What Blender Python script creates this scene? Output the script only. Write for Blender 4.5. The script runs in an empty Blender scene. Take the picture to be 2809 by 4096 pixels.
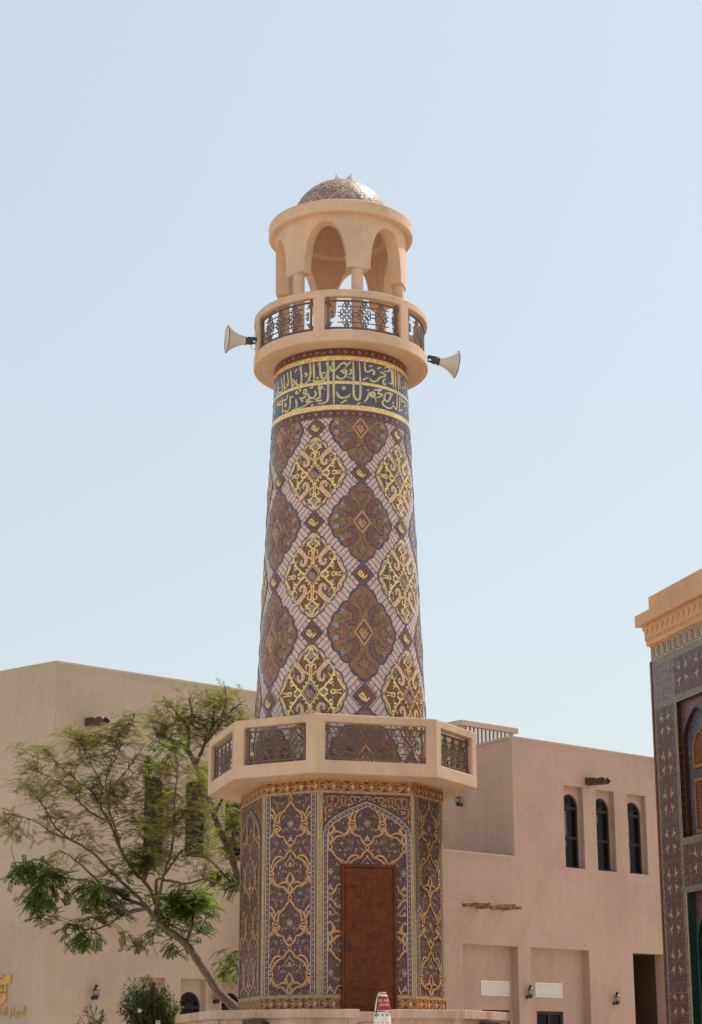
import bpy, bmesh, math, random
from mathutils import Vector, Matrix
from math import sin, cos, pi, radians, sqrt, hypot, atan2
random.seed(11)
S = bpy.context.scene
COL = S.collection

# ------------------------------------------------------------------ camera
PITCH, YAW, ROLL = 0.28718713, 0.00564508, -0.00170057
cam_d = bpy.data.cameras.new('camera')
cam_d.sensor_fit = 'VERTICAL'; cam_d.sensor_height = 36.0; cam_d.sensor_width = 24.69
cam_d.lens = 7549.49 / 4096.0 * 36.0
cam_d.clip_end = 6000
cam = bpy.data.objects.new('camera', cam_d); COL.objects.link(cam)
cam.matrix_world = (Matrix.Translation((0, -31.562, 1.587)) @ Matrix.Rotation(-YAW, 4, 'Z')
                    @ Matrix.Rotation(pi / 2 + PITCH, 4, 'X') @ Matrix.Rotation(ROLL, 4, 'Z'))
S.camera = cam

# ------------------------------------------------------------------ sky, sun, exposure
SUN_EL, SUN_AZ = radians(57), radians(52)        # azimuth clockwise from +Y (the viewing direction)
world = bpy.data.worlds.new('World'); S.world = world; world.use_nodes = True
nt = world.node_tree
bg = nt.nodes['Background']
sky = nt.nodes.new('ShaderNodeTexSky'); sky.sky_type = 'NISHITA'; sky.sun_disc = False
sky.sun_elevation = SUN_EL; sky.sun_rotation = SUN_AZ
sky.air_density = 1.5; sky.dust_density = 2.0; sky.ozone_density = 1.0; sky.altitude = 0
haze_mix = nt.nodes.new('ShaderNodeVectorMath'); haze_mix.operation = 'MULTIPLY_ADD'      # bright milky desert sky: clear sky plus an even veil
haze_mix.inputs[1].default_value = (0.583, 0.583, 0.583); haze_mix.inputs[2].default_value = (4.49, 4.79, 4.95)
nt.links.new(sky.outputs[0], haze_mix.inputs[0]); nt.links.new(haze_mix.outputs[0], bg.inputs[0])
bg.inputs[1].default_value = 0.10
sun_d = bpy.data.lights.new('sun', 'SUN'); sun_d.energy = 5.0; sun_d.angle = radians(0.55); sun_d.color = (1.0, 0.95, 0.87)
sun = bpy.data.objects.new('sun', sun_d); COL.objects.link(sun)
sdir = Vector((sin(SUN_AZ) * cos(SUN_EL), cos(SUN_AZ) * cos(SUN_EL), sin(SUN_EL)))
sun.rotation_euler = sdir.to_track_quat('Z', 'Y').to_euler()
sun.location = (20, 20, 40)
vs = S.view_settings
vs.view_transform = 'Standard'; vs.look = 'None'; vs.gamma = 1.0; vs.use_curve_mapping = False
vs.exposure = 0.0
S.render.engine = 'CYCLES'
S.cycles.use_denoising = True
S.cycles.max_bounces = 6; S.cycles.diffuse_bounces = 4; S.cycles.glossy_bounces = 3
S.cycles.transmission_bounces = 4; S.cycles.transparent_max_bounces = 8

# ------------------------------------------------------------------ materials
def lin(r, g, b):
    f = lambda c: (c / 12.92 if c <= 0.04045 else ((c + 0.055) / 1.055) ** 2.4)
    return (f(r / 255), f(g / 255), f(b / 255), 1)

class NT:
    def __init__(s, name):
        s.m = bpy.data.materials.new(name); s.m.use_nodes = True
        s.t = s.m.node_tree; s.b = s.t.nodes['Principled BSDF']
    def n(s, typ, **kw):
        nd = s.t.nodes.new(typ)
        for k, v in kw.items():
            if k.startswith('i_'):
                key = k[2:]
                key = int(key) if key.isdigit() else key.replace('_', ' ')
                nd.inputs[key].default_value = v
            else: setattr(nd, k, v)
        return nd
    def l(s, a, b): s.t.links.new(a, b)
    def set(s, **kw):
        for k, v in kw.items(): s.b.inputs[k.replace('_', ' ')].default_value = v
    def ramp(s, fac, stops, interp='LINEAR'):
        r = s.t.nodes.new('ShaderNodeValToRGB'); r.color_ramp.interpolation = interp
        e = r.color_ramp.elements
        while len(e) < len(stops): e.new(0.5)
        for el, (p, c) in zip(e, stops): el.position = p; el.color = c if len(c) == 4 else (*c, 1)
        s.l(fac, r.inputs[0]); return r.outputs[0]
    def mix(s, fac, a, b, mode='MIX'):
        m = s.t.nodes.new('ShaderNodeMix'); m.data_type = 'RGBA'; m.blend_type = mode
        for sock, v in ((m.inputs[0], fac), (m.inputs[6], a), (m.inputs[7], b)):
            if hasattr(v, 'is_linked'): s.l(v, sock)
            else: sock.default_value = v if not (sock == m.inputs[0]) else v
        return m.outputs[2]

def scale_c(c, k): return (min(1, c[0] * k), min(1, c[1] * k), min(1, c[2] * k), 1)

def plaster(name, col, stain=None, rough=0.92, bump=0.25, streak=0.35, seed=0.0, big=0.5):
    m = NT(name)
    tc = m.n('ShaderNodeTexCoord'); mp = m.n('ShaderNodeMapping'); mp.inputs['Location'].default_value = (seed, seed * 2, seed)
    m.l(tc.outputs['Object'], mp.inputs[0])
    n1 = m.n('ShaderNodeTexNoise', i_Scale=big, i_Detail=5.0, i_Roughness=0.6); m.l(mp.outputs[0], n1.inputs['Vector'])
    c1 = m.ramp(n1.outputs[0], [(0.3, scale_c(col, 0.86)), (0.5, col), (0.72, scale_c(col, 1.10))])
    n2 = m.n('ShaderNodeTexNoise', i_Scale=5.0, i_Detail=6.0, i_Roughness=0.65); m.l(mp.outputs[0], n2.inputs['Vector'])
    v2 = m.ramp(n2.outputs[0], [(0.32, (0.86, 0.85, 0.84, 1)), (0.5, (1, 1, 1, 1)), (0.7, (1.0, 1.0, 1.0, 1))])
    c2 = m.mix(0.5, c1, v2, 'MULTIPLY')
    ms = m.n('ShaderNodeMapping'); ms.inputs['Scale'].default_value = (2.6, 2.6, 0.22); m.l(tc.outputs['Object'], ms.inputs[0])
    n3 = m.n('ShaderNodeTexNoise', i_Scale=1.4, i_Detail=5.0, i_Roughness=0.7); m.l(ms.outputs[0], n3.inputs['Vector'])
    v3 = m.ramp(n3.outputs[0], [(0.40, (1, 1, 1, 1)), (0.62, stain or scale_c((0.8, 0.78, 0.76), 1))])
    c3 = m.mix(streak, c2, v3, 'MULTIPLY')
    md = m.n('ShaderNodeMapping'); md.inputs['Scale'].default_value = (8.0, 8.0, 0.45); md.inputs['Location'].default_value = (seed, 0, seed); m.l(tc.outputs['Object'], md.inputs[0])
    n6 = m.n('ShaderNodeTexNoise', i_Scale=1.6, i_Detail=4.0, i_Roughness=0.6); m.l(md.outputs[0], n6.inputs['Vector'])
    v6 = m.ramp(n6.outputs[0], [(0.60, (1, 1, 1, 1)), (0.74, (0.78, 0.74, 0.70, 1))])
    c3 = m.mix(0.45, c3, v6, 'MULTIPLY')
    n7 = m.n('ShaderNodeTexNoise', i_Scale=1.1, i_Detail=3.0); m.l(mp.outputs[0], n7.inputs['Vector'])
    v7 = m.ramp(n7.outputs[0], [(0.45, (1, 1, 1, 1)), (0.68, (1.05, 0.95, 0.86, 1))])
    c3 = m.mix(0.4, c3, v7, 'MULTIPLY')
    m.l(c3, m.b.inputs['Base Color'])
    n4 = m.n('ShaderNodeTexNoise', i_Scale=34.0, i_Detail=6.0, i_Roughness=0.7); m.l(mp.outputs[0], n4.inputs['Vector'])
    bp = m.n('ShaderNodeBump', i_Strength=bump, i_Distance=0.02); m.l(n4.outputs[0], bp.inputs['Height'])
    n5 = m.n('ShaderNodeTexNoise', i_Scale=1.7, i_Detail=2.0); m.l(mp.outputs[0], n5.inputs['Vector'])
    bp2 = m.n('ShaderNodeBump', i_Strength=0.35, i_Distance=0.05); m.l(n5.outputs[0], bp2.inputs['Height']); m.l(bp.outputs[0], bp2.inputs['Normal'])
    m.l(bp2.outputs[0], m.b.inputs['Normal'])
    m.set(Roughness=rough); m.b.inputs['Specular IOR Level'].default_value = 0.25
    return m.m

def tess(name, cols, cell=0.016, rough=0.32, metal=0.0, grout=0.55, blot=0.0, blot_cols=None, jitter=0.25, spec=0.5):
    """mosaic of small glass pieces; cols = [(weight, colour)...] picked per piece"""
    m = NT(name)
    tc = m.n('ShaderNodeTexCoord')
    vo = m.n('ShaderNodeTexVoronoi', feature='F1', i_Scale=1.0 / cell, i_Randomness=0.75); m.l(tc.outputs['Object'], vo.inputs['Vector'])
    sep = m.n('ShaderNodeSeparateColor'); m.l(vo.outputs['Color'], sep.inputs[0])
    tot = sum(w for w, c in cols); acc = 0; stops = []
    for w, c in cols: stops.append((acc / tot, c)); acc += w
    c = m.ramp(sep.outputs[0], stops, 'CONSTANT') if len(cols) > 1 else None
    if c is None:
        rgb = m.n('ShaderNodeRGB'); rgb.outputs[0].default_value = cols[0][1]; c = rgb.outputs[0]
    if blot:
        nb = m.n('ShaderNodeTexNoise', i_Scale=blot, i_Detail=3.0, i_Roughness=0.6); m.l(tc.outputs['Object'], nb.inputs['Vector'])
        bl = m.ramp(nb.outputs[0], blot_cols)
        c = m.mix(0.55, c, bl)
    var = m.ramp(sep.outputs[1], [(0.0, (0.74, 0.74, 0.74, 1)), (1.0, (1.18, 1.18, 1.18, 1))])
    c = m.mix(1.0, c, var, 'MULTIPLY')
    ve = m.n('ShaderNodeTexVoronoi', feature='DISTANCE_TO_EDGE', i_Scale=1.0 / cell, i_Randomness=0.75); m.l(tc.outputs['Object'], ve.inputs['Vector'])
    g = m.ramp(ve.outputs['Distance'], [(0.03, (grout, grout, grout, 1)), (0.10, (1, 1, 1, 1))])
    c = m.mix(1.0, c, g, 'MULTIPLY')
    m.l(c, m.b.inputs['Base Color'])
    geo = m.n('ShaderNodeNewGeometry')
    sub = m.n('ShaderNodeVectorMath', operation='SUBTRACT'); m.l(vo.outputs['Color'], sub.inputs[0]); sub.inputs[1].default_value = (0.5, 0.5, 0.5)
    sc = m.n('ShaderNodeVectorMath', operation='SCALE'); m.l(sub.outputs[0], sc.inputs[0]); sc.inputs['Scale'].default_value = jitter
    ad = m.n('ShaderNodeVectorMath', operation='ADD'); m.l(geo.outputs['Normal'], ad.inputs[0]); m.l(sc.outputs[0], ad.inputs[1])
    nm = m.n('ShaderNodeVectorMath', operation='NORMALIZE'); m.l(ad.outputs[0], nm.inputs[0])
    m.l(nm.outputs[0], m.b.inputs['Normal'])
    m.set(Roughness=rough, Metallic=metal); m.b.inputs['Specular IOR Level'].default_value = spec
    return m.m

def simple(name, col, rough=0.6, metal=0.0, noise=0.0, nscale=12.0, bump=0.0, spec=0.5):
    m = NT(name)
    if noise:
        tc = m.n('ShaderNodeTexCoord'); n = m.n('ShaderNodeTexNoise', i_Scale=nscale, i_Detail=5.0, i_Roughness=0.6); m.l(tc.outputs['Object'], n.inputs['Vector'])
        c = m.ramp(n.outputs[0], [(0.3, scale_c(col, 1 - noise)), (0.7, scale_c(col, 1 + noise))]); m.l(c, m.b.inputs['Base Color'])
        if bump:
            b = m.n('ShaderNodeBump', i_Strength=bump, i_Distance=0.02); m.l(n.outputs[0], b.inputs['Height']); m.l(b.outputs[0], m.b.inputs['Normal'])
    else: m.b.inputs['Base Color'].default_value = col
    m.set(Roughness=rough, Metallic=metal); m.b.inputs['Specular IOR Level'].default_value = spec
    return m.m

M = {}
SAND = (0.625, 0.452, 0.325, 1)
M['sand'] = plaster('sand_plaster', SAND, seed=1.3, big=0.9)
M['pink'] = plaster('pink_plaster', (0.448, 0.322, 0.262, 1), seed=4.1, streak=0.25, big=0.35)
M['beige'] = plaster('beige_plaster', (0.51, 0.410, 0.322, 1), seed=7.7, streak=0.25, big=0.3)
M['portal_sand'] = plaster('portal_plaster', (0.66, 0.415, 0.262, 1), seed=9.2, big=0.8, streak=0.15)
M['pale'] = plaster('pale_painted_plaster', (0.62, 0.55, 0.47, 1), seed=2.2, streak=0.2)
M['stone'] = plaster('travertine', (0.60, 0.455, 0.36, 1), stain=(0.74, 0.60, 0.50, 1), rough=0.7, seed=5.5, streak=0.75, big=2.4, bump=0.15)
PEACH = (0.76, 0.49, 0.27, 1); NAVY = (0.125, 0.11, 0.175, 1)
M['tpink'] = tess('rose_mosaic', [(1, (0.63, 0.50, 0.445, 1)), (1, (0.60, 0.475, 0.425, 1))], cell=0.014, rough=0.35, grout=0.88, jitter=0.07)
M['tline'] = tess('oxblood_mosaic', [(1, (0.24, 0.075, 0.065, 1)), (1, (0.17, 0.06, 0.06, 1))], cell=0.014, grout=0.7, jitter=0.15)
M['tnavy'] = tess('navy_mosaic', [(2, NAVY), (1, (0.12, 0.11, 0.19, 1)), (1, (0.05, 0.045, 0.08, 1))], cell=0.016, rough=0.32, jitter=0.18, spec=0.5)
M['tpeach'] = tess('peach_mosaic', [(1, PEACH), (1, (0.70, 0.44, 0.23, 1))], cell=0.016, rough=0.3, grout=0.75, jitter=0.15)
M['tgold'] = tess('gold_mosaic', [(2, (0.95, 0.655, 0.255, 1)), (1, (0.98, 0.74, 0.34, 1)), (1, (0.86, 0.56, 0.19, 1))], cell=0.018, rough=0.30, metal=0.62, grout=0.9, jitter=0.30)
M['tbrown'] = tess('brown_mosaic', [(4, (0.33, 0.155, 0.050, 1)), (2, (0.25, 0.115, 0.045, 1)), (1.2, (0.12, 0.095, 0.12, 1)), (1, (0.40, 0.21, 0.075, 1))], cell=0.018, blot=16.0,
                   blot_cols=[(0.36, (0.15, 0.09, 0.08, 1)), (0.45, (0.34, 0.16, 0.05, 1)), (0.75, (0.42, 0.20, 0.065, 1))], jitter=0.2, spec=0.5, rough=0.27)
M['tumber'] = tess('umber_mosaic', [(2, (0.25, 0.108, 0.042, 1)), (1, (0.16, 0.075, 0.05, 1))], cell=0.018, jitter=0.2, spec=0.5, rough=0.27)
M['tdark'] = tess('dark_navy_mosaic', [(2, (0.045, 0.045, 0.07, 1)), (1, (0.065, 0.06, 0.10, 1))], cell=0.016, jitter=0.2, spec=0.5, rough=0.27)
M['tred'] = tess('maroon_mosaic', [(2, (0.28, 0.10, 0.05, 1)), (1, (0.22, 0.075, 0.042, 1))], cell=0.016, jitter=0.18, spec=0.5, rough=0.27)
M['tgrey'] = tess('grey_glass_mosaic', [(1, (0.38, 0.36, 0.38, 1)), (1, (0.30, 0.29, 0.33, 1))], cell=0.015, jitter=0.2)
M['tslate'] = tess('slate_blue_mosaic', [(3, (0.095, 0.105, 0.145, 1)), (1, (0.075, 0.09, 0.16, 1)), (1, (0.12, 0.125, 0.15, 1))], cell=0.022, rough=0.3, jitter=0.15)
M['tletter'] = tess('pale_gold_mosaic', [(2, (0.74, 0.555, 0.265, 1)), (1, (0.82, 0.63, 0.32, 1))], cell=0.018, rough=0.36, metal=0.6, grout=0.75, jitter=0.25)
M['tfloral'] = tess('wine_mosaic', [(2, (0.13, 0.05, 0.045, 1)), (1, (0.08, 0.05, 0.08, 1)), (1, (0.18, 0.07, 0.04, 1))], cell=0.018, jitter=0.15, spec=0.5, rough=0.27)
M['tbase'] = tess('violet_brown_mosaic', [(4, (0.110, 0.062, 0.066, 1)), (3, (0.035, 0.024, 0.034, 1)), (2, (0.18, 0.12, 0.125, 1)), (1.5, (0.19, 0.062, 0.032, 1)), (0.45, (0.48, 0.37, 0.25, 1))],
                  cell=0.013, rough=0.34, blot=9.0, blot_cols=[(0.35, (0.06, 0.045, 0.065, 1)), (0.52, (0.13, 0.075, 0.075, 1)), (0.7, (0.17, 0.085, 0.07, 1))], jitter=0.12, spec=0.28)
M['torange'] = tess('orange_mosaic', [(2, (0.52, 0.195, 0.034, 1)), (1, (0.44, 0.15, 0.03, 1))], cell=0.013, jitter=0.15)
M['tcream'] = tess('cream_mosaic', [(2, (0.64, 0.49, 0.29, 1)), (1, (0.57, 0.42, 0.24, 1))], cell=0.013, jitter=0.15)
M['ttan'] = tess('tan_mosaic', [(2, (0.42, 0.30, 0.155, 1)), (1, (0.38, 0.265, 0.13, 1))], cell=0.022, rough=0.4, grout=0.8, jitter=0.12)
M['tamber'] = tess('amber_mosaic', [(2, (0.62, 0.395, 0.185, 1)), (1, (0.56, 0.34, 0.14, 1))], cell=0.013, grout=0.75, jitter=0.15)
M['trust'] = tess('rust_mosaic', [(2, (0.40, 0.155, 0.045, 1)), (1, (0.32, 0.115, 0.036, 1))], cell=0.013, grout=0.75, jitter=0.15)
M['twhite'] = tess('white_mosaic', [(1, (0.62, 0.56, 0.50, 1)), (1, (0.54, 0.48, 0.43, 1))], cell=0.013, grout=0.8, jitter=0.12)
M['tdome'] = tess('dome_mosaic', [(3, (0.33, 0.18, 0.125, 1)), (2, (0.40, 0.25, 0.18, 1)), (2, (0.22, 0.165, 0.19, 1)), (1.2, (0.54, 0.34, 0.11, 1)), (1.4, (0.55, 0.48, 0.44, 1))], cell=0.026, rough=0.50, spec=0.3, jitter=0.24,
                  blot=7.0, blot_cols=[(0.35, (0.22, 0.15, 0.165, 1)), (0.55, (0.35, 0.19, 0.115, 1)), (0.75, (0.42, 0.27, 0.15, 1))])
M['iron'] = simple('brown_painted_iron', (0.130, 0.092, 0.070, 1), rough=0.55, metal=0.0, noise=0.2, nscale=20)
M['black'] = simple('black_painted_metal', (0.022, 0.018, 0.017, 1), rough=0.45, noise=0.2, nscale=20)
M['darkgrey'] = simple('dark_grey_plastic', (0.055, 0.05, 0.05, 1), rough=0.45, noise=0.15)
M['horn'] = simple('off_white_enamel', (0.60, 0.56, 0.50, 1), rough=0.35, noise=0.06, nscale=6)
M['rubber'] = simple('black_rubber_rim', (0.05, 0.05, 0.055, 1), rough=0.6)
M['wire'] = simple('grey_cable', (0.12, 0.12, 0.13, 1), rough=0.6)
M['frame'] = simple('charcoal_window_frame', (0.026, 0.026, 0.030, 1), rough=0.55, noise=0.2, nscale=9, spec=0.25)
M['curtain'] = simple('white_curtain', (0.62, 0.62, 0.62, 1), rough=0.9)
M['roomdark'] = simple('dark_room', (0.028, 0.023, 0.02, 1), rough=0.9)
M['brownwood'] = simple('dark_stained_timber', (0.070, 0.045, 0.034, 1), rough=0.6, noise=0.3, nscale=14, bump=0.2)
M['white'] = simple('white_paint', (0.74, 0.72, 0.70, 1), rough=0.5, noise=0.04)
M['ventwhite'] = simple('white_vent_paint', (0.60, 0.57, 0.55, 1), rough=0.5, noise=0.05)
M['bird'] = simple('white_feathers', (0.68, 0.66, 0.65, 1), rough=0.8, noise=0.08)
M['beak'] = simple('grey_beak', (0.2, 0.14, 0.12, 1), rough=0.6)
M['signgold'] = simple('gold_sign_paint', (0.58, 0.33, 0.085, 1), rough=0.4, metal=0.25, noise=0.08)
M['red'] = simple('red_sign_sheet', (0.36, 0.03, 0.035, 1), rough=0.3, noise=0.15, nscale=8)
M['brass'] = simple('pale_brass', (0.48, 0.42, 0.25, 1), rough=0.3, metal=0.6, noise=0.1)
M['hole'] = simple('tan_cutout', (0.36, 0.235, 0.15, 1), rough=0.8)
M['steel'] = simple('dull_steel', (0.045, 0.042, 0.045, 1), rough=0.5, metal=0.3)
M['teal'] = simple('teal_glazed_tile', (0.175, 0.225, 0.21, 1), rough=0.35, noise=0.2, nscale=8)
M['tealdark'] = simple('dark_teal_glaze', (0.045, 0.085, 0.09, 1), rough=0.35, noise=0.2, nscale=8)
M['green'] = simple('green_glazed_tile', (0.018, 0.055, 0.045, 1), rough=0.25, noise=0.4, nscale=6)
M['oxtile'] = simple('oxblood_glazed_tile', (0.075, 0.018, 0.012, 1), rough=0.22, noise=0.35, nscale=5)
M['redtile'] = simple('red_brown_glazed_tile', (0.17, 0.045, 0.025, 1), rough=0.25, noise=0.25, nscale=5)
M['grout'] = simple('grey_grout', (0.40, 0.36, 0.34, 1), rough=0.9)
M['caramel'] = simple('caramel_timber', (0.26, 0.108, 0.035, 1), rough=0.5, noise=0.25, nscale=9, bump=0.15)
M['caramelshade'] = simple('shaded_caramel_backing', (0.12, 0.05, 0.022, 1), rough=0.6, noise=0.3, nscale=20)  # caramel timber coloured darker to stand for shade behind the screen lattice
M['paving'] = plaster('sandstone_paving', (0.58, 0.47, 0.35, 1), seed=3.3, big=0.4, streak=0.0)
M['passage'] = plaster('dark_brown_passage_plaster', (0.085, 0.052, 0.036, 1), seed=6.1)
M['bark'] = simple('grey_brown_bark', (0.155, 0.115, 0.088, 1), rough=0.9, noise=0.40, nscale=18, bump=0.5)

def glass(name, col=(0.012, 0.012, 0.014, 1), tfac=0.62):
    m = NT(name)
    tr = m.n('ShaderNodeBsdfTransparent'); tr.inputs[0].default_value = (0.75, 0.78, 0.80, 1)
    m.set(Roughness=0.06); m.b.inputs['Base Color'].default_value = col
    mx = m.n('ShaderNodeMixShader'); mx.inputs[0].default_value = 1 - tfac
    out = m.t.nodes['Material Output']
    m.l(tr.outputs[0], mx.inputs[1]); m.l(m.b.outputs[0], mx.inputs[2]); m.l(mx.outputs[0], out.inputs[0])
    return m.m
M['glass'] = glass('window_glass')
M['lampglass'] = glass('lantern_glass', (0.35, 0.33, 0.31, 1), 0.35)

def logwood():
    m = NT('chandal_pole_wood'); tc = m.n('ShaderNodeTexCoord')
    n = m.n('ShaderNodeTexNoise', i_Scale=9.0, i_Detail=4.0); m.l(tc.outputs['Object'], n.inputs['Vector'])
    c = m.ramp(n.outputs[0], [(0.3, (0.10, 0.05, 0.025, 1)), (0.55, (0.26, 0.15, 0.075, 1)), (0.75, (0.38, 0.25, 0.14, 1))]); m.l(c, m.b.inputs['Base Color'])
    b = m.n('ShaderNodeBump', i_Strength=0.4, i_Distance=0.02); m.l(n.outputs[0], b.inputs['Height']); m.l(b.outputs[0], m.b.inputs['Normal'])
    m.set(Roughness=0.65); return m.m
M['log'] = logwood()

def mahogany():
    m = NT('carved_mahogany'); tc = m.n('ShaderNodeTexCoord')
    n = m.n('ShaderNodeTexNoise', i_Scale=4.5, i_Detail=6.0, i_Roughness=0.65, i_Distortion=1.2); m.l(tc.outputs['Object'], n.inputs['Vector'])
    c = m.ramp(n.outputs[0], [(0.30, (0.085, 0.022, 0.006, 1)), (0.52, (0.145, 0.037, 0.009, 1)), (0.75, (0.205, 0.056, 0.012, 1))])
    ms = m.n('ShaderNodeMapping'); ms.inputs['Scale'].default_value = (14, 14, 1.2); m.l(tc.outputs['Object'], ms.inputs[0])
    g = m.n('ShaderNodeTexNoise', i_Scale=3.0, i_Detail=4.0); m.l(ms.outputs[0], g.inputs['Vector'])
    gv = m.ramp(g.outputs[0], [(0.35, (0.75, 0.72, 0.7, 1)), (0.65, (1.1, 1.1, 1.1, 1))])
    c2 = m.mix(0.8, c, gv, 'MULTIPLY'); m.l(c2, m.b.inputs['Base Color'])
    n2 = m.n('ShaderNodeTexNoise', i_Scale=26.0, i_Detail=3.0, i_Distortion=2.0); m.l(tc.outputs['Object'], n2.inputs['Vector'])
    b = m.n('ShaderNodeBump', i_Strength=0.35, i_Distance=0.02); m.l(n2.outputs[0], b.inputs['Height']); m.l(b.outputs[0], m.b.inputs['Normal'])
    m.set(Roughness=0.5); m.b.inputs['Specular IOR Level'].default_value = 0.22; return m.m
M['mahogany'] = mahogany()

def glaze_tile(name, cols, scale=7.0):
    m = NT(name); tc = m.n('ShaderNodeTexCoord')
    n = m.n('ShaderNodeTexNoise', i_Scale=scale, i_Detail=5.0, i_Roughness=0.68, i_Distortion=1.6); m.l(tc.outputs['Object'], n.inputs['Vector'])
    oi = m.n('ShaderNodeObjectInfo')
    off = m.n('ShaderNodeVectorMath', operation='ADD'); m.l(tc.outputs['Object'], off.inputs[0])
    cx = m.n('ShaderNodeCombineXYZ'); ml = m.n('ShaderNodeMath', operation='MULTIPLY'); ml.inputs[1].default_value = 37.0
    m.l(oi.outputs['Random'], ml.inputs[0]); m.l(ml.outputs[0], cx.inputs[0]); m.l(ml.outputs[0], cx.inputs[2]); m.l(cx.outputs[0], off.inputs[1])
    m.l(off.outputs[0], n.inputs['Vector'])
    c = m.ramp(n.outputs[0], cols)
    v = m.n('ShaderNodeTexVoronoi', i_Scale=28.0); m.l(off.outputs[0], v.inputs['Vector'])
    vv = m.ramp(v.outputs['Distance'], [(0.05, (1.5, 1.4, 1.3, 1)), (0.25, (1, 1, 1, 1)), (0.7, (0.72, 0.72, 0.75, 1))])
    c = m.mix(0.7, c, vv, 'MULTIPLY')
    m.l(c, m.b.inputs['Base Color']); m.set(Roughness=0.3); m.b.inputs['Specular IOR Level'].default_value = 0.3; return m.m
M['tilewine'] = glaze_tile('painted_wine_tile', [(0.32, (0.05, 0.05, 0.075, 1)), (0.42, (0.17, 0.155, 0.175, 1)), (0.48, (0.06, 0.045, 0.06, 1)), (0.54, (0.17, 0.05, 0.025, 1)), (0.59, (0.075, 0.045, 0.055, 1)), (0.68, (0.24, 0.21, 0.22, 1))], 6.5)
M['tileblue'] = glaze_tile('painted_blue_grey_tile', [(0.30, (0.13, 0.14, 0.19, 1)), (0.46, (0.21, 0.20, 0.225, 1)), (0.54, (0.19, 0.075, 0.055, 1)), (0.60, (0.17, 0.16, 0.19, 1)), (0.68, (0.48, 0.44, 0.43, 1))], 5.0)
M['tileborder'] = glaze_tile('sage_floral_border_tile', [(0.34, (0.075, 0.095, 0.105, 1)), (0.46, (0.15, 0.165, 0.155, 1)), (0.56, (0.25, 0.225, 0.165, 1)), (0.68, (0.40, 0.34, 0.23, 1))], 16.0)
M['tilecobalt'] = glaze_tile('painted_cobalt_tile', [(0.32, (0.055, 0.06, 0.105, 1)), (0.48, (0.09, 0.092, 0.145, 1)), (0.60, (0.16, 0.15, 0.18, 1)), (0.72, (0.30, 0.26, 0.25, 1))], 14.0)
M['tileplum'] = glaze_tile('painted_plum_tile', [(0.32, (0.075, 0.05, 0.095, 1)), (0.5, (0.17, 0.085, 0.11, 1)), (0.62, (0.23, 0.11, 0.10, 1)), (0.74, (0.33, 0.27, 0.26, 1))], 12.0)

def leafmat(name, stops, trans=0.45, rough=0.45):
    m = NT(name); g = m.n('ShaderNodeNewGeometry')
    c = m.ramp(g.outputs['Random Per Island'], stops)
    tl = m.n('ShaderNodeBsdfTranslucent'); tcol = m.mix(1.0, c, (1.5, 1.7, 0.7, 1), 'MULTIPLY'); m.l(tcol, tl.inputs[0])
    m.l(c, m.b.inputs['Base Color']); m.set(Roughness=max(rough, 0.5)); m.b.inputs['Specular IOR Level'].default_value = 0.2
    mx = m.n('ShaderNodeMixShader'); mx.inputs[0].default_value = trans
    m.l(m.b.outputs[0], mx.inputs[1]); m.l(tl.outputs[0], mx.inputs[2]); m.l(mx.outputs[0], m.t.nodes['Material Output'].inputs[0])
    return m.m
M['leaflight'] = leafmat('olive_leaflets', [(0.0, (0.10, 0.108, 0.040, 1)), (0.45, (0.16, 0.155, 0.052, 1)), (0.8, (0.23, 0.19, 0.062, 1)), (1.0, (0.28, 0.21, 0.075, 1))])
M['leafdark'] = leafmat('deep_green_leaflets', [(0.0, (0.022, 0.038, 0.008, 1)), (0.55, (0.048, 0.080, 0.012, 1)), (1.0, (0.10, 0.15, 0.020, 1))], 0.55)
M['leafbacklit'] = leafmat('backlit_lime_leaflets', [(0.0, (0.075, 0.125, 0.014, 1)), (1.0, (0.17, 0.24, 0.03, 1))], 0.55)  # brighter copy of the dark leaves, painted as if sun shone through
M['leafbush'] = leafmat('oleander_leaves', [(0.0, (0.034, 0.060, 0.022, 1)), (0.6, (0.064, 0.102, 0.036, 1)), (1.0, (0.11, 0.15, 0.06, 1))], 0.35, 0.35)
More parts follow.
